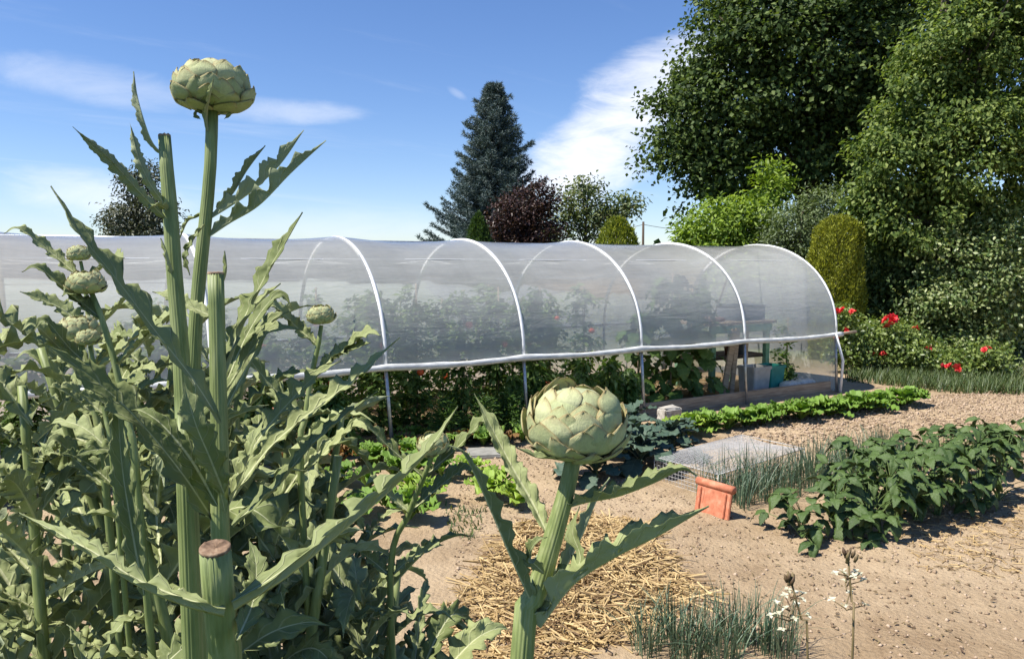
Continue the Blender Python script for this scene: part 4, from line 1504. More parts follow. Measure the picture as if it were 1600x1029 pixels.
# ------------------------------------------------------------------ vegetable beds
def unit_leaf(name, mats, hw, seed, arch_=.25, lobes=3, depth=.0, fold=.2, ruffle=.1, n=14, env=None, sweep=.2, cols=None, droop=.0, ribr=.06):
    """leaf of length 1 along +Y, upper side +Z, for copying"""
    global UCOLS
    keep = UCOLS
    UCOLS = np.array(cols if cols is not None else (-1, -.5, -.13, 0, .13, .5, 1.0))
    sp = [(0, u, arch_ * math.sin(u * math.pi) * .6 - droop * u * u) for u in (0, .25, .5, .75, 1)]
    me = blade_mesh(name, mats, sp, (0, 0, 1), hw, seed, lobes=lobes, depth=depth, fold=fold, ruffle=ruffle, n=n, env=env, thick=.004, sweep=sweep, ribr=ribr)
    UCOLS = keep
    return me


tt14 = np.linspace(0, 1, 14)
OV = np.clip(np.sin(np.clip(tt14, 0, 1) ** .62 * math.pi), 0, 1) ** .85 + .02           # ovate, widest near the base
SPAT = np.interp(tt14, (0, .15, .4, .7, .88, 1), (.22, .3, .62, 1.0, .9, .25))         # spoon shaped
BEAN = [unit_leaf('leaf', (M['bean'], M['bean']), .36, 300 + k, .12, 2, .05, .18, .10, 14, OV, 0.0, droop=.25 + .1 * k) for k in range(5)]
LET = {m: [unit_leaf('leaf', (M[m], M[m]), .42, 310 + k, .25, 6, .22, .25, .26, 14, SPAT, .3, cols=(-1, -.75, -.45, -.13, 0, .13, .45, .75, 1.0)) for k in range(4)]
       for m in ('lettuce', 'lettuce_pale', 'lettuce_red')}
KALE = [unit_leaf('leaf', (M['kale'], M['kale']), .36, 330 + k, .3, 7, .35, .2, .22, 14, SPAT, .3, cols=(-1, -.75, -.45, -.13, 0, .13, .45, .75, 1.0), droop=.3) for k in range(4)]
CUC = [unit_leaf('leaf', (M['cucumber'], M['cucumber']), .52, 340 + k, .1, 3, .25, .1, .12, 14, OV, .2, droop=.2) for k in range(4)]


def frame(dirv, nrm, pos, sx, sy=None):
    y = Vector(dirv).normalized()
    n = Vector(nrm)
    x = y.cross(n)
    if x.length < 1e-4:
        x = y.cross(Vector((1, 0, 0)))
    x.normalize()
    z = x.cross(y)
    sy = sx if sy is None else sy
    m = Matrix((x * sx, y * sy, z * sy)).transposed().to_4x4()
    m.translation = Vector(pos)
    return m


def rosette(name, pos, size, meshes, n, label, cat, group, seed, inner=.35, flat=.55):
    r = np.random.default_rng(seed)
    q = empty(name, pos, label=label, cat=cat, group=group)
    az = r.random() * 6
    for k in range(n):
        az += 2.4 + r.normal() * .2
        f = k / (n - 1)                      # 0 outer .. 1 inner
        el = flat * .5 + f * 1.0 + r.normal() * .1
        L = size * (1 - .45 * f) * (1 + r.normal() * .12)
        dv = (math.cos(az) * math.cos(el), math.sin(az) * math.cos(el), math.sin(el))
        nv = (-math.cos(az) * math.sin(el), -math.sin(az) * math.sin(el), math.cos(el))
        link('leaf', meshes[r.integers(len(meshes))], q, mat=frame(dv, nv, (dv[0] * .01, dv[1] * .01, .012 + .02 * f), L * (1 + r.normal() * .1), L))
    return q


ORD = ['first', 'second', 'third', 'fourth', 'fifth', 'sixth', 'seventh', 'eighth', 'ninth', 'tenth', 'eleventh', 'twelfth', 'thirteenth', 'fourteenth',
       'fifteenth', 'sixteenth', 'seventeenth', 'eighteenth', 'nineteenth', 'twentieth']
# the row in front of the tunnel
a, b = GG(1078, 676), GG(1425, 632)
for k in range(15):
    f = k / 14
    v = a.lerp(b, f)
    r = np.random.default_rng(400 + k)
    v.x += r.normal() * .03
    v.y += r.normal() * .03
    v.z = gz(v)
    rosette('lettuce', v, .235 + .03 * r.random(), LET['lettuce' if k > 1 or k == 1 else 'lettuce_pale'], 17,
            '%s lettuce from the near end of the row beside the tunnel' % ORD[k], 'lettuce', 'green lettuces in the row', 400 + k)
for k in range(12):
    f = (k + .5) / 12
    v = a.lerp(b, f) + Vector((-.10, .16, 0))
    r = np.random.default_rng(430 + k)
    v.x += r.normal() * .03
    v.y += r.normal() * .03
    v.z = gz(v)
    rosette('lettuce', v, .17 + .03 * r.random(), LET['lettuce'], 15, '%s lettuce of the rear row close to the edging board' % ORD[k], 'lettuce', 'green lettuces in the row', 430 + k)
for k, (px, py, s, lab) in enumerate(((738, 742, .17, 'upright pale lettuce below the stepping slab'),
                                      (762, 778, .20, 'bright yellow-green lettuce left of the front artichoke stem'),
                                      (806, 790, .19, 'bright yellow-green lettuce just behind the pale upright leaf'),
                                      (780, 762, .18, 'pale lettuce behind the two bright ones by the path'),
                                      (672, 785, .19, 'pale lettuce beside the artichoke bed, nearest the long leaf'),
                                      (640, 770, .16, 'small pale lettuce among the artichoke leaves by the path'),
                                      (945, 690, .18, 'pale lettuce among the dark kale behind the front head'),
                                      (1040, 690, .17, 'pale lettuce between the kale and the lettuce row'))):
    rosette('lettuce', GG(px, py), s, LET['lettuce_pale'], 17, lab, 'lettuce', 'pale lettuces', 450 + k, flat=.8)
for k, (px, py) in enumerate(((575, 765), (615, 748), (648, 742), (600, 795), (560, 810), (640, 815), (690, 748), (530, 760))):
    rosette('young_lettuce', GG(px, py), .17 + .02 * (k % 3), LET['lettuce'], 15, '%s young lettuce from the left among the artichoke leaves by the path' % ORD[sorted((575, 615, 648, 600, 560, 640, 690, 530)).index(px)],
            'lettuce', 'young lettuces by the artichokes', 480 + k, flat=.7)
# low mixed greens at the tunnel foot
r = np.random.default_rng(77)
k = 0
for row, (y0, y1, x0, x1, nn) in enumerate(((706, 678, 630, 880, 9), (692, 664, 650, 880, 8), (735, 722, 455, 640, 8))):
    for j in range(nn):
        f = j / (nn - 1)
        px, py = x0 + (x1 - x0) * f + r.normal() * 6, y0 + (y1 - y0) * f + r.normal() * 4
        red = row == 0 and j % 2 or row == 2 and j % 3 == 0
        rosette('red_lettuce' if red else 'leafy_green', GG(px, py), .17 + .05 * r.random(), LET['lettuce_red'] if red else LET['lettuce'], 14,
                '%s %s from the left in the %s mixed row before the tunnel' % (ORD[j], 'brownish red lettuce' if red else 'low leafy green', ('middle', 'rear', 'front')[row]),
                'lettuce', 'mixed salads before the tunnel', 500 + k, flat=.7)
        k += 1
# kale
def kale(px, py, hgt, n, label, seed, lsz=.26):
    r = np.random.default_rng(seed)
    q = empty('kale_plant', GG(px, py), label=label, cat='kale', group='dark kale plants')
    MB().tube([(0, 0, -.02), (.01, 0, hgt * .6)], [.016, .011], 8).build('stem', M['green_stem'], q)
    az = r.random() * 6
    for k in range(n):
        az += 2.4
        h = hgt * (.15 + .5 * k / n)
        el = .15 + 1.0 * k / n + r.normal() * .15
        L = lsz * (1 - .25 * k / n) * (1 + r.normal() * .12)
        dv = (math.cos(az) * math.cos(el), math.sin(az) * math.cos(el), math.sin(el))
        nv = (-math.cos(az) * math.sin(el), -math.sin(az) * math.sin(el), math.cos(el))
        link('leaf', KALE[r.integers(4)], q, mat=frame(dv, nv, (0, 0, h), L * 1.1, L))


for k, (px, py, h, n, lab, ls) in enumerate(((930, 752, .30, 20, 'dark kale plant directly behind the front artichoke stem', .30), (1000, 735, .30, 20, 'dark kale plant right of the front artichoke head', .30),
                                             (1050, 715, .26, 18, 'kale plant at the left end of the wire cage', .28), (960, 712, .34, 18, 'kale plant hidden behind the front artichoke head', .28),
                                             (990, 690, .32, 16, 'rear kale plant below the second hoop post from the bench', .26), (1065, 690, .2, 14, 'small kale plant touching the lettuce row', .2))):
    kale(px, py, h, n, lab, 550 + k, ls)


# beans
def bean(pos, h, n, label, seed):
    r = np.random.default_rng(seed)
    q = empty('bean_plant', pos, label=label, cat='bean plant', group='bush beans in the row')
    mb = MB()
    for k in range(n):
        az = r.random() * 6.28
        hh = h * (.10 + .90 * r.random() ** .75)
        rad = (.05 + .19 * r.random()) * (1.25 - .55 * hh / h)
        e = np.array((math.cos(az) * rad, math.sin(az) * rad, hh))
        mb.tube(catmull([(r.normal() * .01, r.normal() * .01, 0), (e[0] * .35, e[1] * .35, hh * .65), e], 6), [.004, .004, .003, .003, .002, .002], 4, False)
        for (da, kk) in ((0, 1.0), (1.35, .85), (-1.35, .85)):
            el = r.normal() * .35 - .1
            a2 = az + da + r.normal() * .2
            L = (.085 + .045 * r.random()) * kk
            dv = (math.cos(a2) * math.cos(el), math.sin(a2) * math.cos(el), math.sin(el))
            nv = (r.normal() * .35 - .15, r.normal() * .35 - .1, 1)
            link('leaf', BEAN[r.integers(5)], q, mat=frame(dv, nv, e, L * 1.05, L))
    mb.build('stem', M['green_stem'], q)


r = np.random.default_rng(88)
bl = [GG(1255, 838), GG(1345, 832), GG(1420, 815), GG(1495, 795), GG(1560, 780)]
path = catmull(bl, 9)
for k in range(9):
    v = Vector(path[k])
    v.z = gz(v)
    bean(v, (.26, .36, .40, .44, .44, .46, .46, .46, .46)[k], (16, 20, 24, 24, 24, 24, 24, 22, 22)[k], '%s bush bean from the near left end of the front row' % ORD[k], 600 + k)
bl2 = [GG(1320, 795), GG(1400, 775), GG(1480, 755), GG(1570, 735)]
path = catmull(bl2, 8)
for k in range(8):
    v = Vector(path[k])
    v.z = gz(v)
    bean(v, .42, 15, '%s bush bean from the left in the rear bean row' % ORD[k], 620 + k)


# onions, chives, grass
def blades_mesh(name, n, spread, h, w, mat, seed, lean=.35, seg=5, round_=True):
    r = np.random.default_rng(seed)
    a = r.random(n) * 6.28
    rad = spread * np.sqrt(r.random(n))
    base = np.column_stack([rad * np.cos(a), rad * np.sin(a), np.zeros(n) - .005])
    hh = h * (.55 + .45 * r.random(n))
    la = a + r.normal(0, .8, n)
    ln = np.abs(r.normal(0, lean, n))
    D = np.column_stack([np.cos(la), np.sin(la), np.zeros(n)])
    S = np.column_stack([-np.sin(la), np.cos(la), np.zeros(n)])
    V = []
    for t in np.linspace(0, 1, seg):
        c = base + D * (ln * t ** 1.8 * hh)[:, None] + np.array((0, 0, 1)) * (hh * (t - .25 * ln * t ** 3))[:, None]
        ww = w * (1 - t ** 2.5) + .0006
        V += [c - S * ww, c + D * ww * .9, c + S * ww]
    V = np.stack(V, 1)
    f = [(k * 3 + e, k * 3 + e + 1, k * 3 + e + 4, k * 3 + e + 3) for k in range(seg - 1) for e in range(2)]
    F = (np.arange(n)[:, None, None] * (3 * seg) + np.array(f)[None]).reshape(-1, 4)
    return mesh_data(name, V.reshape(-1, 3), F, mats=(mat,))


ON = [blades_mesh('onion_plant', 14, .035, .33, .0023, M['onion'], 700 + k, .5, 6) for k in range(5)]
r = np.random.default_rng(90)
oa, ob = GG(1150, 792), GG(1435, 728)
od = (ob - oa)
on_ = Vector((-od.y, od.x, 0)).normalized()
for row in range(5):
    for k in range(19):
        v = oa + od * ((k + .5 * (row % 2)) / 18) + on_ * (row * .085 - .03) + Vector((r.normal() * .015, r.normal() * .015, 0))
        v.z = gz(v)
        o = link('onion_plant', ON[r.integers(5)], None, v)
        o.rotation_euler = (0, 0, r.random() * 6)
        s = .75 + .4 * r.random()
        o.scale = (s, s, s)
        tag(o, '%s onion plant from the tile in the %s of five dense lines' % (ORD[k], ('nearest', 'second', 'middle', 'fourth', 'farthest')[row]), 'onion', 'onions in the dense row')
CH = [blades_mesh('chive_clump', 60, .07, .27, .0018, M['onion'], 720 + k, .45, 6) for k in range(3)]
for k, (px, py) in enumerate(((1010, 1020), (1055, 1005), (1100, 1010), (1145, 1000), (1180, 1015), (1220, 1025), (1075, 1035), (1130, 1040))):
    v = GG(px, py)
    o = link('chive_clump', CH[k % 3], None, v)
    o.rotation_euler = (0, 0, k * 1.3)
    tag(o, '%s clump of chives from the straw at the bottom edge' % ORD[k], 'chives', 'chive clumps by the straw')
# low crop strip and grass before the roses
r = np.random.default_rng(91)
def strip(name, poly, n, h, w, mat, label, cat, seed):
    rr = np.random.default_rng(seed)
    p = scatter_px(poly, n, rr)
    a = rr.random(n) * 6.28
    L = h * (.5 + .6 * rr.random(n))
    D = np.column_stack([np.cos(a) * .35, np.sin(a) * .35, np.ones(n)])
    N = np.column_stack([np.cos(a), np.sin(a), np.zeros(n)])
    t = [(-.5, 0, 0), (.5, 0, 0), (.35, .5, .05), (-.35, .5, .05), (0, 1, .25)]
    V, F = cloud(np.column_stack([p, ground_z(p) - .01]), D, N, L, w, t, [(0, 1, 2), (0, 2, 3), (3, 2, 4)])
    o = link(name, mesh_data(name, V, None, F, mats=(mat,)))
    return tag(o, label, cat, kind='stuff')


strip('leek_strip', [(1320, 596), (1330, 580), (1600, 580), (1600, 618), (1480, 614)], 5200, .20, .012, M['grass'], 'dense green strip of thin upright leek leaves before the rose bushes', 'leeks', 5)
strip('dry_grass', [(1340, 582), (1320, 565), (1600, 560), (1600, 575)], 2500, .12, .008, M['grass'], 'short dry grass at the foot of the rose bushes', 'grass', 6)
strip('weeds', [(700, 830), (690, 790), (760, 800), (740, 850)], 160, .06, .012, M['grass'], 'few small weeds on the soil beside the artichoke bed', 'weeds', 7)


# rocket in flower
def rocket(pts, label, seed, nf=14):
    r = np.random.default_rng(seed)
    w = [P(*q) for q in pts]
    b = w[-1]
    q = empty('flowering_rocket', (b.x, b.y + .02, 0), label=label, cat='flower', group='white flowering rocket stems')
    pl = Vector(q.location)
    w.append(Vector((pl.x, pl.y, -.01)))
    MB().tube(catmull([v - pl for v in w], 20), np.linspace(.0022, .0045, 20), 7).build('stem', M['bud'], q)
    top = w[0] - pl
    s = pts[0][2] / FPX
    mb = MB()
    for k in range(9):
        a = r.random() * 6.28
        dv = Vector((math.cos(a) * .35, math.sin(a) * .35, 1)).normalized()
        p0 = top + Vector((r.normal() * 3 * s, r.normal() * 3 * s, -abs(r.normal()) * 7 * s))
        mb.tube([p0, p0 + dv * 7 * s, p0 + dv * 14 * s], [2.2 * s, 3.4 * s, .8 * s], 6)
    mb.build('bud_cluster', M['bud'], q)
    for k in range(nf):
        a = r.random() * 6.28
        h = -18 - 62 * r.random()
        out = (12 + 20 * r.random()) * s
        c = top + Vector((math.cos(a) * out, math.sin(a) * out, h * s))
        st = top + Vector((0, 0, (h - 8) * s))
        fm = MB()
        for j in range(4):
            b_ = j * math.pi / 2 + r.normal() * .2
            dv = Vector((math.cos(b_), math.sin(b_), .25 + r.normal() * .3))
            V, F = cloud(np.array([tuple(c)]), np.array([tuple(dv)]), np.array([(0, 0, 1.)]), 8 * s, 6.5 * s, LEAF2[0], LEAF2[1])
            fm.add(V, None, F)
        f = fm.build('flower', M['petal'], q)
        MB().tube([st, c], [1.0 * s, .8 * s], 5).build('stalk', M['bud'], q)


rocket([(1325, 868, 1.7), (1328, 905, 1.7), (1331, 940, 1.7), (1333, 1000, 1.7)], 'taller white flowering rocket stem at the bottom right on bare soil', 801, 13)
rocket([(1236, 906, 1.75), (1243, 935, 1.75), (1252, 965, 1.75), (1262, 1020, 1.75)], 'shorter white flowering rocket stem leaning over the chives', 802, 13)

# ------------------------------------------------------------------ plants inside the tunnel
def leafy_bush(name, base, h, rad, n, L, W, mat, label, cat, group, seed, stake=True, fruit=0, droop=-.35, zmin=.05, tm=LEAF2):
    r = np.random.default_rng(seed)
    q = empty(name, base, label=label, cat=cat, group=group)
    if stake:
        MB().tube([(0.03, .03, -.05), (.03, .03, h * 1.02)], .009, 6).build('stake', M['wood'], q)
    MB().tube([(0, 0, -.02), (.02, .01, h * .5), (0, .02, h * .9)], [.01, .008, .004], 6).build('stem', M['green_stem'], q)
    nb = max(10, n // 26)
    bz = zmin + (h - zmin) * r.random(nb)
    ba = r.random(nb) * 6.28
    br = rad * (.35 + .65 * r.random(nb)) * np.clip(1.25 - .6 * bz / h, .3, 1)
    idx = r.integers(0, nb, n)
    f = r.random(n)
    pos = np.column_stack([np.cos(ba[idx]) * br[idx] * f, np.sin(ba[idx]) * br[idx] * f, bz[idx] - .10 * f * f]) + r.normal(0, .03, (n, 3))
    D = np.column_stack([np.cos(ba[idx]) + r.normal(0, .8, n), np.sin(ba[idx]) + r.normal(0, .8, n), droop + r.normal(0, .4, n)])
    N = np.column_stack([r.normal(0, .5, n), r.normal(0, .5, n), np.ones(n)])
    V, F = cloud(pos, D, N, L * (.6 + .7 * r.random(n)), W * (.6 + .7 * r.random(n)), *tm)
    link('foliage', mesh_data('foliage', V, None, F, mats=(mat,)), q)
    for k in range(fruit):
        a = r.random() * 6.28 if k else -1.2
        z = h * (.25 + .55 * r.random())
        rr = .03 + .012 * r.random()
        sv, sq = [], []
        for i in range(7):
            th = math.pi * i / 6
            for j in range(10):
                sv.append((rr * math.sin(th) * math.cos(j * .6283), rr * math.sin(th) * math.sin(j * .6283), rr * .88 * math.cos(th)))
        for i in range(6):
            for j in range(10):
                sq.append((i * 10 + j, (i + 1) * 10 + j, (i + 1) * 10 + (j + 1) % 10, i * 10 + (j + 1) % 10))
        link('tomato', mesh_data('tomato', sv, sq, mats=(M['tomato'],)), q, (math.cos(a) * rad * .8, -abs(math.sin(a)) * rad * .8, z))
    return q


r = np.random.default_rng(95)
for k in range(11):
    t = -2.6 + .46 * k
    leafy_bush('tomato_plant', TT(t + r.normal() * .04, .72 + r.normal() * .05, 0), (.85 if t < .1 else 1.28) + .12 * r.random(), .34, 1500, .085, .045, M['tomato_leaf'],
               '%s staked tomato plant from the left in the front tunnel row' % ORD[k], 'tomato plant', 'tomato plants in the tunnel', 900 + k, True, 1 + k % 2)
for k in range(11):
    t = -1.6 + .5 * k
    leafy_bush('tomato_plant', TT(t, 1.75 + r.normal() * .06, 0), 1.15 + .2 * r.random(), .34, 900, .09, .05, M['tomato_leaf'],
               '%s staked tomato plant from the left in the back tunnel row' % ORD[k], 'tomato plant', 'tomato plants in the tunnel', 930 + k, True, 1)
for k in range(6):
    leafy_bush('pepper_plant', TT(1.55 + .30 * k, .45 + .08 * (k % 2), 0), .52 + .06 * r.random(), .22, 420, .11, .05, M['pepper_leaf'],
               '%s pepper plant from the left below the rolled hem' % ORD[k], 'pepper plant', 'pepper plants in the tunnel', 950 + k, False, 0, -.9)
for k in range(4):
    leafy_bush('carrot_clump', TT(.55 + .33 * k, -.05 - .05 * (k % 2), 0), .40, .2, 1600, .05, .009, M['fern_leaf'],
               '%s feathery carrot clump from the left before the tunnel' % ORD[k], 'carrots', 'carrot clumps at the tunnel foot', 960 + k, False, 0, .4)
for k in range(5):
    leafy_bush('leafy_crop', TT(-2.9 + .62 * k, .12, 0), .55 + .1 * r.random(), .28, 800, .13, .035, M['pepper_leaf'],
               '%s leafy crop plant from the left below the hem near the artichokes' % ORD[k], 'crop plant', 'leafy crops at the left of the tunnel', 970 + k, False, 0, -.6)


def cucumber(base, h, rad, n, label, seed):
    r = np.random.default_rng(seed)
    q = empty('cucumber_plant', base, label=label, cat='cucumber plant', group='cucumber plants in the tunnel')
    MB().tube([(.02, 0, -.05), (.02, 0, h)], .009, 6).build('stake', M['wood'], q)
    MB().tube([(0, 0, 0), (.04, 0, h * .4), (0, .03, h * .95)], .006, 6).build('stem', M['green_stem'], q)
    for k in range(n):
        z = h * (.06 + .94 * r.random())
        a = r.random() * 6.28
        rr = rad * (.3 + .7 * r.random()) * (1.15 - .75 * z / h)
        L = .15 + .08 * r.random()
        dv = (math.cos(a) + r.normal() * .3, math.sin(a) + r.normal() * .3, -.7 + r.normal() * .3)
        nv = (math.cos(a) * .6, math.sin(a) * .6, .8)
        link('leaf', CUC[r.integers(4)], q, mat=frame(dv, nv, (math.cos(a) * rr, math.sin(a) * rr, z), L, L))


cucumber(TT(3.80, .62, 0), 1.50, .38, 110, 'tall leafy cucumber plant climbing left of the bench', 980)
cucumber(TT(4.20, .70, 0), 1.32, .44, 110, 'broad cucumber plant next to the leaning planks', 981)
cucumber(TT(3.45, .8, 0), 1.05, .36, 70, 'lower cucumber plant behind the pepper plants', 982)
leafy_bush('climbing_vine', TT(5.75, .55, 0), .9, .18, 500, .06, .045, M['pepper_leaf'], 'thin climbing vine at the right end of the tunnel by the sacks', 'vine', None, 985, True, 0)

# ------------------------------------------------------------------ trees and shrubs
TM = {}


def fol(name, a, b, c, **k):
    TM[name] = mat_foliage(name, [(0.1, a), (0.5, b), (0.9, c)], **k)
    return TM[name]


fol('linden_leaf', (.028, .052, .015), (.060, .10, .028), (.14, .19, .055), trans=.3, rough=.6, spec=.22)
fol('hanging_leaf', (.045, .082, .018), (.11, .165, .038), (.27, .33, .10), trans=.4, rough=.6, spec=.22)
fol('laurel_leaf', (.04, .075, .022), (.08, .13, .038), (.19, .25, .09), trans=.25, rough=.5, spec=.3)
fol('acacia_leaf', (.10, .17, .02), (.19, .28, .035), (.30, .40, .06), trans=.4)
fol('olive_leaf', (.075, .11, .045), (.12, .165, .065), (.19, .24, .11), trans=.3)
fol('golden_yew', (.12, .135, .014), (.23, .25, .022), (.36, .37, .035), trans=.2)
fol('gold_thuja', (.11, .15, .018), (.21, .25, .025), (.33, .35, .045), trans=.25)
fol('green_thuja', (.03, .065, .016), (.06, .11, .025), (.085, .14, .035), trans=.2)
fol('plum_leaf', (.022, .012, .012), (.050, .026, .024), (.10, .055, .045), trans=.2, rough=.4)
fol('airy_leaf', (.07, .11, .035), (.14, .18, .065), (.24, .26, .12), trans=.3)
fol('spruce_needle', (.038, .064, .060), (.080, .118, .112), (.15, .195, .19), trans=.05, rough=.6)
fol('far_leaf', (.05, .06, .035), (.09, .10, .06), (.15, .155, .10), trans=.15)
fol('rose_leaf', (.07, .115, .022), (.14, .20, .045), (.26, .32, .09), trans=.3, rough=.4, spec=.5)
fol('variegated_leaf', (.07, .12, .035), (.16, .22, .075), (.34, .38, .17), trans=.3, rough=.4)


def crown_points(r, ells, n, clump, per, shell=.55, zmin=None):
    """leaves gathered in clumps spread through the crown's volume"""
    vol = np.array([e[3] * e[4] * e[5] for e in ells]) ** .75
    vol = vol / vol.sum()
    nc = n // per
    which = r.choice(len(ells), nc, p=vol)
    E = np.array([e[:6] for e in ells])
    u = norm(r.normal(size=(nc, 3)))
    rad = shell + (1 - shell) * r.random(nc) ** .6
    C = E[which, :3] + u * rad[:, None] * E[which, 3:6]
    C = np.repeat(C, per, 0)
    U = np.repeat(u, per, 0)
    sc = np.repeat(clump * (.6 + .8 * r.random(nc)), per)
    pos = C + np.clip(r.normal(size=(len(C), 3)), -1.7, 1.7) * sc[:, None] * np.array((1, 1, .6))
    return pos, U, C


def tree(name, base, ells, n, L, W, mat, label, cat, seed, clump=.22, per=28, trunk=.12, hang=-.3, tm=LEAF2, shell=.5, limbs=9, group=None, trunk_top=None, crown='crown', droopN=.6):
    """base: world point; ells: crown lobes relative to base (cx,cy,cz,rx,ry,rz)"""
    r = np.random.default_rng(seed)
    q = empty(name, base, label=label, cat=cat, group=group)
    pos, U, C = crown_points(r, ells, n, clump, per, shell)
    n = len(pos)
    D = np.column_stack([U[:, 0] * .6, U[:, 1] * .6, np.full(n, hang)]) + r.normal(0, .55, (n, 3))
    N = U * droopN + np.array((0, 0, .6)) + r.normal(0, .45, (n, 3))
    V, F = cloud(pos, D, N, L * (.65 + .6 * r.random(n)), W * (.65 + .6 * r.random(n)), *tm)
    keep = None
    link(crown, mesh_data(crown, V, None, F, mats=(mat,)), q)
    zt = trunk_top if trunk_top else max(e[2] for e in ells)
    mb = MB()
    mb.tube(catmull([(0, 0, -.1), (r.normal() * .05, r.normal() * .05, zt * .5), (r.normal() * .1, r.normal() * .1, zt)], 10), np.linspace(trunk, trunk * .35, 10), 10)
    ends = C[r.integers(0, n, limbs)]
    for e in ends:
        s = np.array((0, 0, zt * (.35 + .5 * r.random())))
        s[2] = min(s[2], max(e[2] - .1, zt * .3))
        mid = (s + e) / 2 + np.array((0, 0, .12 * np.linalg.norm(e - s)))
        mb.tube(catmull([s, mid, e], 7), np.linspace(trunk * .35, trunk * .06, 7), 6)
    mb.build('trunk', M['bark'], q)
    return q


def at(px, d):
    v = P(px, 500, d)
    return Vector((v.x, v.y, 0))


def zat(py, d):
    return P(800, py, d).z


def ell(base, d, px, py, wpx, hpx, depth=None):
    c = P(px, py, d)
    rx, rz = wpx * d / FPX, hpx * d / FPX
    return (c.x - base.x, 0 if depth is None else depth[0], c.z - base.z, rx, rx if depth is None else depth[1], rz)


# big dark linden at the upper right
d = 17.5
b = at(1255, d)
tree('linden_tree', b, [ell(b, d, 1250, 110, 175, 120), ell(b, d, 1180, 60, 110, 90), ell(b, d, 1110, 190, 95, 75), ell(b, d, 1060, 215, 45, 55), ell(b, d, 1140, 270, 75, 45),
                        ell(b, d, 1330, 190, 105, 110), ell(b, d, 1250, 240, 95, 70), ell(b, d, 1280, -50, 190, 120), ell(b, d, 1400, 60, 120, 120), ell(b, d, 1110, 255, 55, 60), ell(b, d, 1030, 250, 22, 34), ell(b, d, 1030, 170, 24, 22), ell(b, d, 1085, 120, 36, 30), ell(b, d, 1068, 318, 16, 18), ell(b, d, 1190, 300, 40, 26), ell(b, d, 1300, 290, 34, 26)],
     84000, .115, .095, TM['linden_leaf'], 'big dark broad-leaved tree towering over the right end of the tunnel', 'tree', 1001, clump=.24, per=70, trunk=.26, limbs=30, shell=.45, tm=LEAF1)
# light acacia below it
d = 15.5
b = at(1140, d)
tree('acacia_tree', b, [ell(b, d, 1125, 355, 58, 40), ell(b, d, 1170, 345, 45, 38), ell(b, d, 1200, 290, 22, 38), ell(b, d, 1090, 375, 32, 28), ell(b, d, 1130, 430, 90, 60)],
     15000, .12, .055, TM['acacia_leaf'], 'bright yellow-green feathery tree behind the tunnel under the dark tree', 'tree', 1002, clump=.16, per=26, trunk=.09, tm=LEAF1, trunk_top=1.9)
d = 14.6
b = at(1248, d)
tree('olive_bush', b, [ell(b, d, 1245, 360, 50, 45), ell(b, d, 1285, 330, 35, 40), ell(b, d, 1250, 440, 75, 60), ell(b, d, 1215, 385, 30, 35)],
     17000, .085, .03, TM['olive_leaf'], 'grey-green fine-leaved bush left of the golden clipped column', 'bush', 1003, clump=.13, per=30, trunk=.07, tm=LEAF1)
# right-hand tree with hanging leaves
d = 13.0
b = at(1465, d)
tree('hanging_tree', b, [ell(b, d, 1440, 170, 70, 70), ell(b, d, 1390, 260, 60, 65), ell(b, d, 1480, 90, 80, 75), ell(b, d, 1500, 250, 110, 100), ell(b, d, 1420, 340, 75, 55),
                         ell(b, d, 1560, 150, 80, 120), ell(b, d, 1540, 0, 90, 90), ell(b, d, 1360, 320, 35, 50)],
     60000, .095, .055, TM['hanging_leaf'], 'light green tree with drooping leaves at the right edge', 'tree', 1004, clump=.17, per=110, trunk=.17, hang=-.5, limbs=20, shell=.6, tm=LEAF1)
d = 13.6
b = at(1400, d)
tree('laurel_bush', b, [ell(b, d, 1390, 440, 65, 75), ell(b, d, 1345, 480, 40, 60), ell(b, d, 1420, 520, 80, 50), ell(b, d, 1450, 420, 60, 70)],
     26000, .10, .05, TM['laurel_leaf'], 'glossy dark laurel bush behind the roses right of the golden column', 'bush', 1005, clump=.16, per=30, trunk=.06, tm=LEAF1)
d = 12.6
b = at(1490, d)
tree('variegated_bush', b, [ell(b, d, 1485, 400, 50, 60), ell(b, d, 1470, 470, 50, 40), ell(b, d, 1550, 430, 70, 110), ell(b, d, 1510, 530, 60, 30)],
     20000, .075, .05, TM['variegated_leaf'], 'pale variegated bush at the right edge beside the laurel', 'bush', 1006, clump=.13, per=28, trunk=.05, tm=LEAF1)
d = 15.5
b = at(1560, d)
tree('dark_hedge_bush', b, [ell(b, d, 1480, 480, 150, 110), ell(b, d, 1380, 420, 90, 140), ell(b, d, 1600, 420, 90, 150)], 16000, .16, .10, TM['laurel_leaf'],
     'dark hedge mass deep in shade behind the roses', 'hedge', 1007, clump=.25, per=30, trunk=.08, shell=.2, tm=LEAF1)


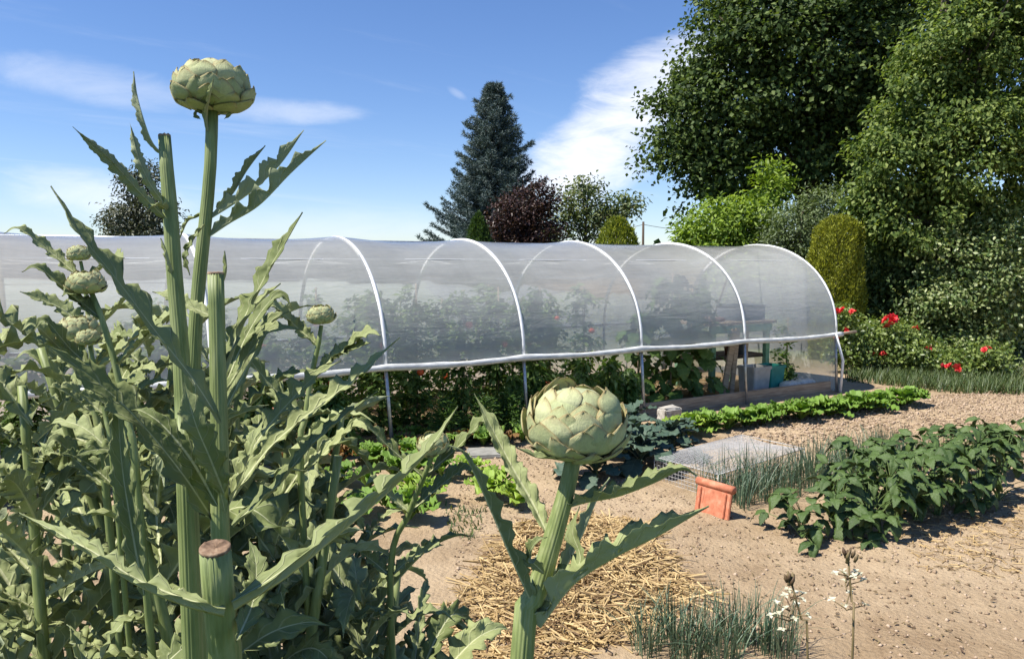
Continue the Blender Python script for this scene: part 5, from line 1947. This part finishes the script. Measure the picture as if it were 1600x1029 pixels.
def clipped(name, base, h, r0, shape, n, L, W, mat, label, cat, seed):
    """clipped or naturally tight conifer: leaves packed just under a smooth outline"""
    r = np.random.default_rng(seed)
    q = empty(name, base, label=label, cat=cat)
    u = r.random(n) ** .85
    a = r.random(n) * 6.2832
    lump = 1 + .10 * np.sin(a * 3 + u * 9 + seed) + .07 * np.sin(a * 7 - u * 17)
    rad = r0 * shape(u) * lump * (.74 + .30 * np.sqrt(r.random(n)))
    pos = np.column_stack([np.cos(a) * rad, np.sin(a) * rad, u * h * (.98 + .04 * r.random(n))])
    D = np.column_stack([np.cos(a) * .45, np.sin(a) * .45, np.ones(n)]) + r.normal(0, .4, (n, 3))
    N = np.column_stack([np.cos(a), np.sin(a), np.full(n, .2)]) + r.normal(0, .5, (n, 3))
    V, F = cloud(pos, D, N, L * (.6 + .7 * r.random(n)), W * (.6 + .7 * r.random(n)), *LEAF1)
    link('crown', mesh_data('crown', V, None, F, mats=(mat,)), q)
    MB().tube([(0, 0, -.05), (0, 0, h * .9)], [.06, .015], 8).build('trunk', M['bark'], q)
    return q


d = 12.9
b = at(1305, d)
clipped('golden_yew_column', b, zat(343, d), 35 * d / FPX, lambda u: np.where(u < .86, .93 + .12 * np.sin(u * 3), np.sqrt(np.clip(1 - ((u - .86) / .145) ** 2, 0, 1)) * .97), 26000, .055, .022,
        TM['golden_yew'], 'golden clipped columnar yew standing right of the tunnel', 'conifer', 1011)
d = 17.0
b = at(962, d)
clipped('gold_thuja', b, zat(345, d), 46 * d / FPX, lambda u: np.sqrt(np.clip(1 - u ** 2.2, 0, 1)), 11000, .09, .035, TM['gold_thuja'], 'rounded golden-green thuja poking above the tunnel ridge', 'conifer', 1012)
d = 19.0
b = at(748, d)
clipped('green_thuja', b, zat(338, d), 34 * d / FPX, lambda u: np.clip(1 - u ** 1.8, 0, 1) ** .7, 7000, .10, .04, TM['green_thuja'], 'small deep green thuja in front of the blue spruce', 'conifer', 1013)
# purple plum
d = 20.0
b = at(820, d)
tree('purple_plum', b, [ell(b, d, 815, 330, 38, 32), ell(b, d, 845, 315, 20, 28), ell(b, d, 795, 355, 34, 30), ell(b, d, 840, 365, 38, 30), ell(b, d, 815, 420, 65, 60)],
     17000, .10, .05, TM['plum_leaf'], 'dark purple-leaved plum tree in front of the spruce', 'tree', 1014, clump=.15, per=24, trunk=.09, hang=.2)
d = 21.5
b = at(915, d)
tree('airy_tree', b, [ell(b, d, 905, 315, 36, 30), ell(b, d, 930, 345, 45, 32), ell(b, d, 880, 350, 26, 40), ell(b, d, 965, 325, 30, 24), ell(b, d, 985, 320, 20, 12), ell(b, d, 915, 290, 24, 14)],
     4200, .13, .06, TM['airy_leaf'], 'airy pale tree with sparse leaves right of the purple plum', 'tree', 1015, clump=.16, per=10, trunk=.06, limbs=46, shell=.2)
d = 27.0
b = at(222, d)
tree('far_tree', b, [ell(b, d, 215, 300, 24, 34), ell(b, d, 240, 275, 20, 24), ell(b, d, 200, 345, 36, 28), ell(b, d, 250, 335, 34, 36), ell(b, d, 225, 370, 50, 24), ell(b, d, 220, 420, 45, 40)],
     12000, .15, .06, TM['far_leaf'], 'grey-green tree standing behind the tunnel at the left', 'tree', 1016, clump=.18, per=18, trunk=.12, limbs=26, shell=.3)


# blue spruce
def spruce(px, d, top, hw, label, seed):
    r = np.random.default_rng(seed)
    b = at(px, d)
    H = zat(top, d)
    q = empty('blue_spruce', b, label=label, cat='conifer')
    P_, D_, N_, Lx = [], [], [], []
    mb = MB()
    mb.tube([(0, 0, -.1), (0, 0, H * .6), (0, 0, H)], [.17, .07, .01], 8)
    z = .5
    while z < H - .05:
        f = z / H
        Rr = hw * (1 - f) ** .82 * (1 + .08 * math.sin(z * 7)) + .06
        nb = int(7 + 6 * (1 - f))
        for k in range(nb):
            a = 6.2832 * (k + r.random() * .8) / nb + z * 1.7
            L = Rr * (.60 + .62 * r.random())
            up_ = .30 * f + .05
            ns = max(4, int(L / .085))
            dirh = np.array((math.cos(a), math.sin(a), 0))
            side = np.array((-math.sin(a), math.cos(a), 0))
            pts = []
            for i in range(ns + 1):
                u = i / ns
                p = dirh * L * u + np.array((0, 0, z + L * (up_ * u - .34 * u * (1 - u) * (1 - f) * 1.2 + .12 * u * u)))
                pts.append(p)
                if u < .15:
                    continue
                tw = .30 * (1.1 - u) * (.5 + .5 * (1 - f)) + .07
                for sg in (-1, 1):
                    m = 3
                    for j in range(m):
                        v = (j + r.random()) / m
                        c = p + side * sg * tw * v + dirh * tw * .5 * v + np.array((0, 0, -.03 * v + r.normal() * .02))
                        P_.append(c)
                        D_.append(dirh * .7 + side * sg * .8 + np.array((0, 0, .25)) + r.normal(0, .3, 3))
                        Lx.append(.13)
            mb.tube(pts[::max(1, ns // 4)], np.linspace(.02, .006, len(pts[::max(1, ns // 4)])), 4, False)
        z += .18 - .06 * f
    p0 = np.array(P_)
    n = len(p0)
    d0 = norm(np.array(D_))
    # each twig end: a brush of needles
    reps = 7
    pos = np.repeat(p0, reps, 0) + r.normal(0, .022, (n * reps, 3))
    dd = np.repeat(d0, reps, 0) + r.normal(0, .55, (n * reps, 3))
    V, F = cloud(pos, dd, r.normal(0, 1, (n * reps, 3)) + np.array((0, 0, .8)), .12, .022, *NEEDLE)
    link('crown', mesh_data('crown', V, None, F, mats=(TM['spruce_needle'],)), q)
    mb.build('trunk', M['bark'], q)


spruce(772, 24.0, 135, 2.35, 'tall blue spruce rising behind the middle of the tunnel', 1020)


# roses
def rose_flower_mesh(seed):
    r = np.random.default_rng(seed)
    mb = MB()
    for ring, (n, el, L) in enumerate(((5, 1.25, .5), (7, .8, .75), (8, .35, .95))):
        for k in range(n):
            a = 6.28 * k / n + ring * .5 + r.normal() * .15
            dv = np.array([(math.cos(a) * math.cos(el), math.sin(a) * math.cos(el), math.sin(el))])
            nv = np.array([(-math.cos(a) * math.sin(el), -math.sin(a) * math.sin(el), math.cos(el))])
            V, F = cloud(np.zeros((1, 3)), dv, nv, L, L * 1.0, LEAF2[0], LEAF2[1])
            mb.add(V, None, F)
    return mb.mesh('rose_flower', M['rose'])


RF = [rose_flower_mesh(k) for k in range(3)]


def rose_bush(px, py, d, ells, n, flowers, label, seed):
    g = at(px, d)
    q = tree('rose_bush', g, [ell(g, d, *e) for e in ells], n, .06, .04, TM['rose_leaf'], label, 'rose bush', seed, clump=.10, per=22, trunk=.02, group='red rose bushes', crown='foliage', shell=.3, limbs=20)
    r = np.random.default_rng(seed)
    for (fx, fy, s) in flowers:
        c = P(fx, fy, d - .35) - g
        nfl = 5 if s > 9 else 3
        for k in range(nfl):
            o = link('rose_flower', RF[k % 3], q)
            o.location = c + Vector((r.normal() * s * .42, r.normal() * s * .3, r.normal() * s * .28)) * (d / FPX)
            k_ = s * .78 * d / FPX
            o.scale = (k_, k_, k_)
            o.rotation_euler = (.7 + r.normal() * .4, r.normal() * .5, r.random() * 6)


rose_bush(1400, 570, 11.6, [(1400, 545, 62, 32), (1360, 540, 40, 36), (1440, 555, 40, 28), (1395, 520, 40, 25)], 9000,
          [(1390, 503, 13), (1430, 511, 6), (1453, 545, 8), (1361, 553, 7), (1380, 554, 6)], 'broad rose bush with the largest red bloom right of the tunnel', 1031)
rose_bush(1318, 560, 11.3, [(1318, 520, 22, 30), (1312, 490, 14, 16), (1330, 550, 28, 25)], 3600,
          [(1311, 482, 9), (1331, 489, 7), (1323, 517, 6), (1309, 527, 6)], 'narrow rose bush with red blooms against the end of the tunnel', 1032)
rose_bush(1488, 585, 11.0, [(1490, 570, 26, 16), (1540, 560, 40, 25)], 3200, [(1478, 571, 6), (1497, 574, 8), (1540, 545, 8)], 'low rose bush with red blooms at the right edge', 1033)

# utility pole and wire
pole = empty('utility_pole', at(1003, 42), label='thin dark utility pole with a wire rising beyond the tunnel', cat='utility pole')
zt = zat(347, 42)
MB().tube([(0, 0, -.2), (0, 0, zt)], [.085, .06], 8).build('mast', M['dark_wood'], pole)
wb = P(1180, 354, 46) - Vector(pole.location)
wa = P(860, 366, 60) - Vector(pole.location)
for e in (wb, wa):
    s0 = Vector((0, 0, zt - .15))
    MB().tube([s0.lerp(e, u) + Vector((0, 0, -1.2 * u * (1 - u))) for u in np.linspace(0, 1, 16)], .014, 5).build('wire', M['dark_wood'], pole)

# far tree line on the plain
r = np.random.default_rng(1040)
n = 9000
ang = R(-75) + R(150) * r.random(n)
dist = 150 + 60 * r.random(n)
hh = 3.0 + 2.2 * vnoise(np.column_stack([ang * 38, np.zeros(n)]), 5) + 2.5 * np.clip(vnoise(np.column_stack([ang * 60, np.ones(n)]), 8) - .55, 0, 1)
pos = np.column_stack([np.sin(ang) * dist, np.cos(ang) * dist, hh * r.random(n) ** .7])
V, F = cloud(pos, r.normal(0, 1, (n, 3)), r.normal(0, 1, (n, 3)), 2.2, 1.8, *LEAF1)
tag(link('far_wood', mesh_data('far_wood', V, None, F, mats=(TM['green_thuja'],))), 'low line of distant trees on the horizon', 'trees', kind='stuff')
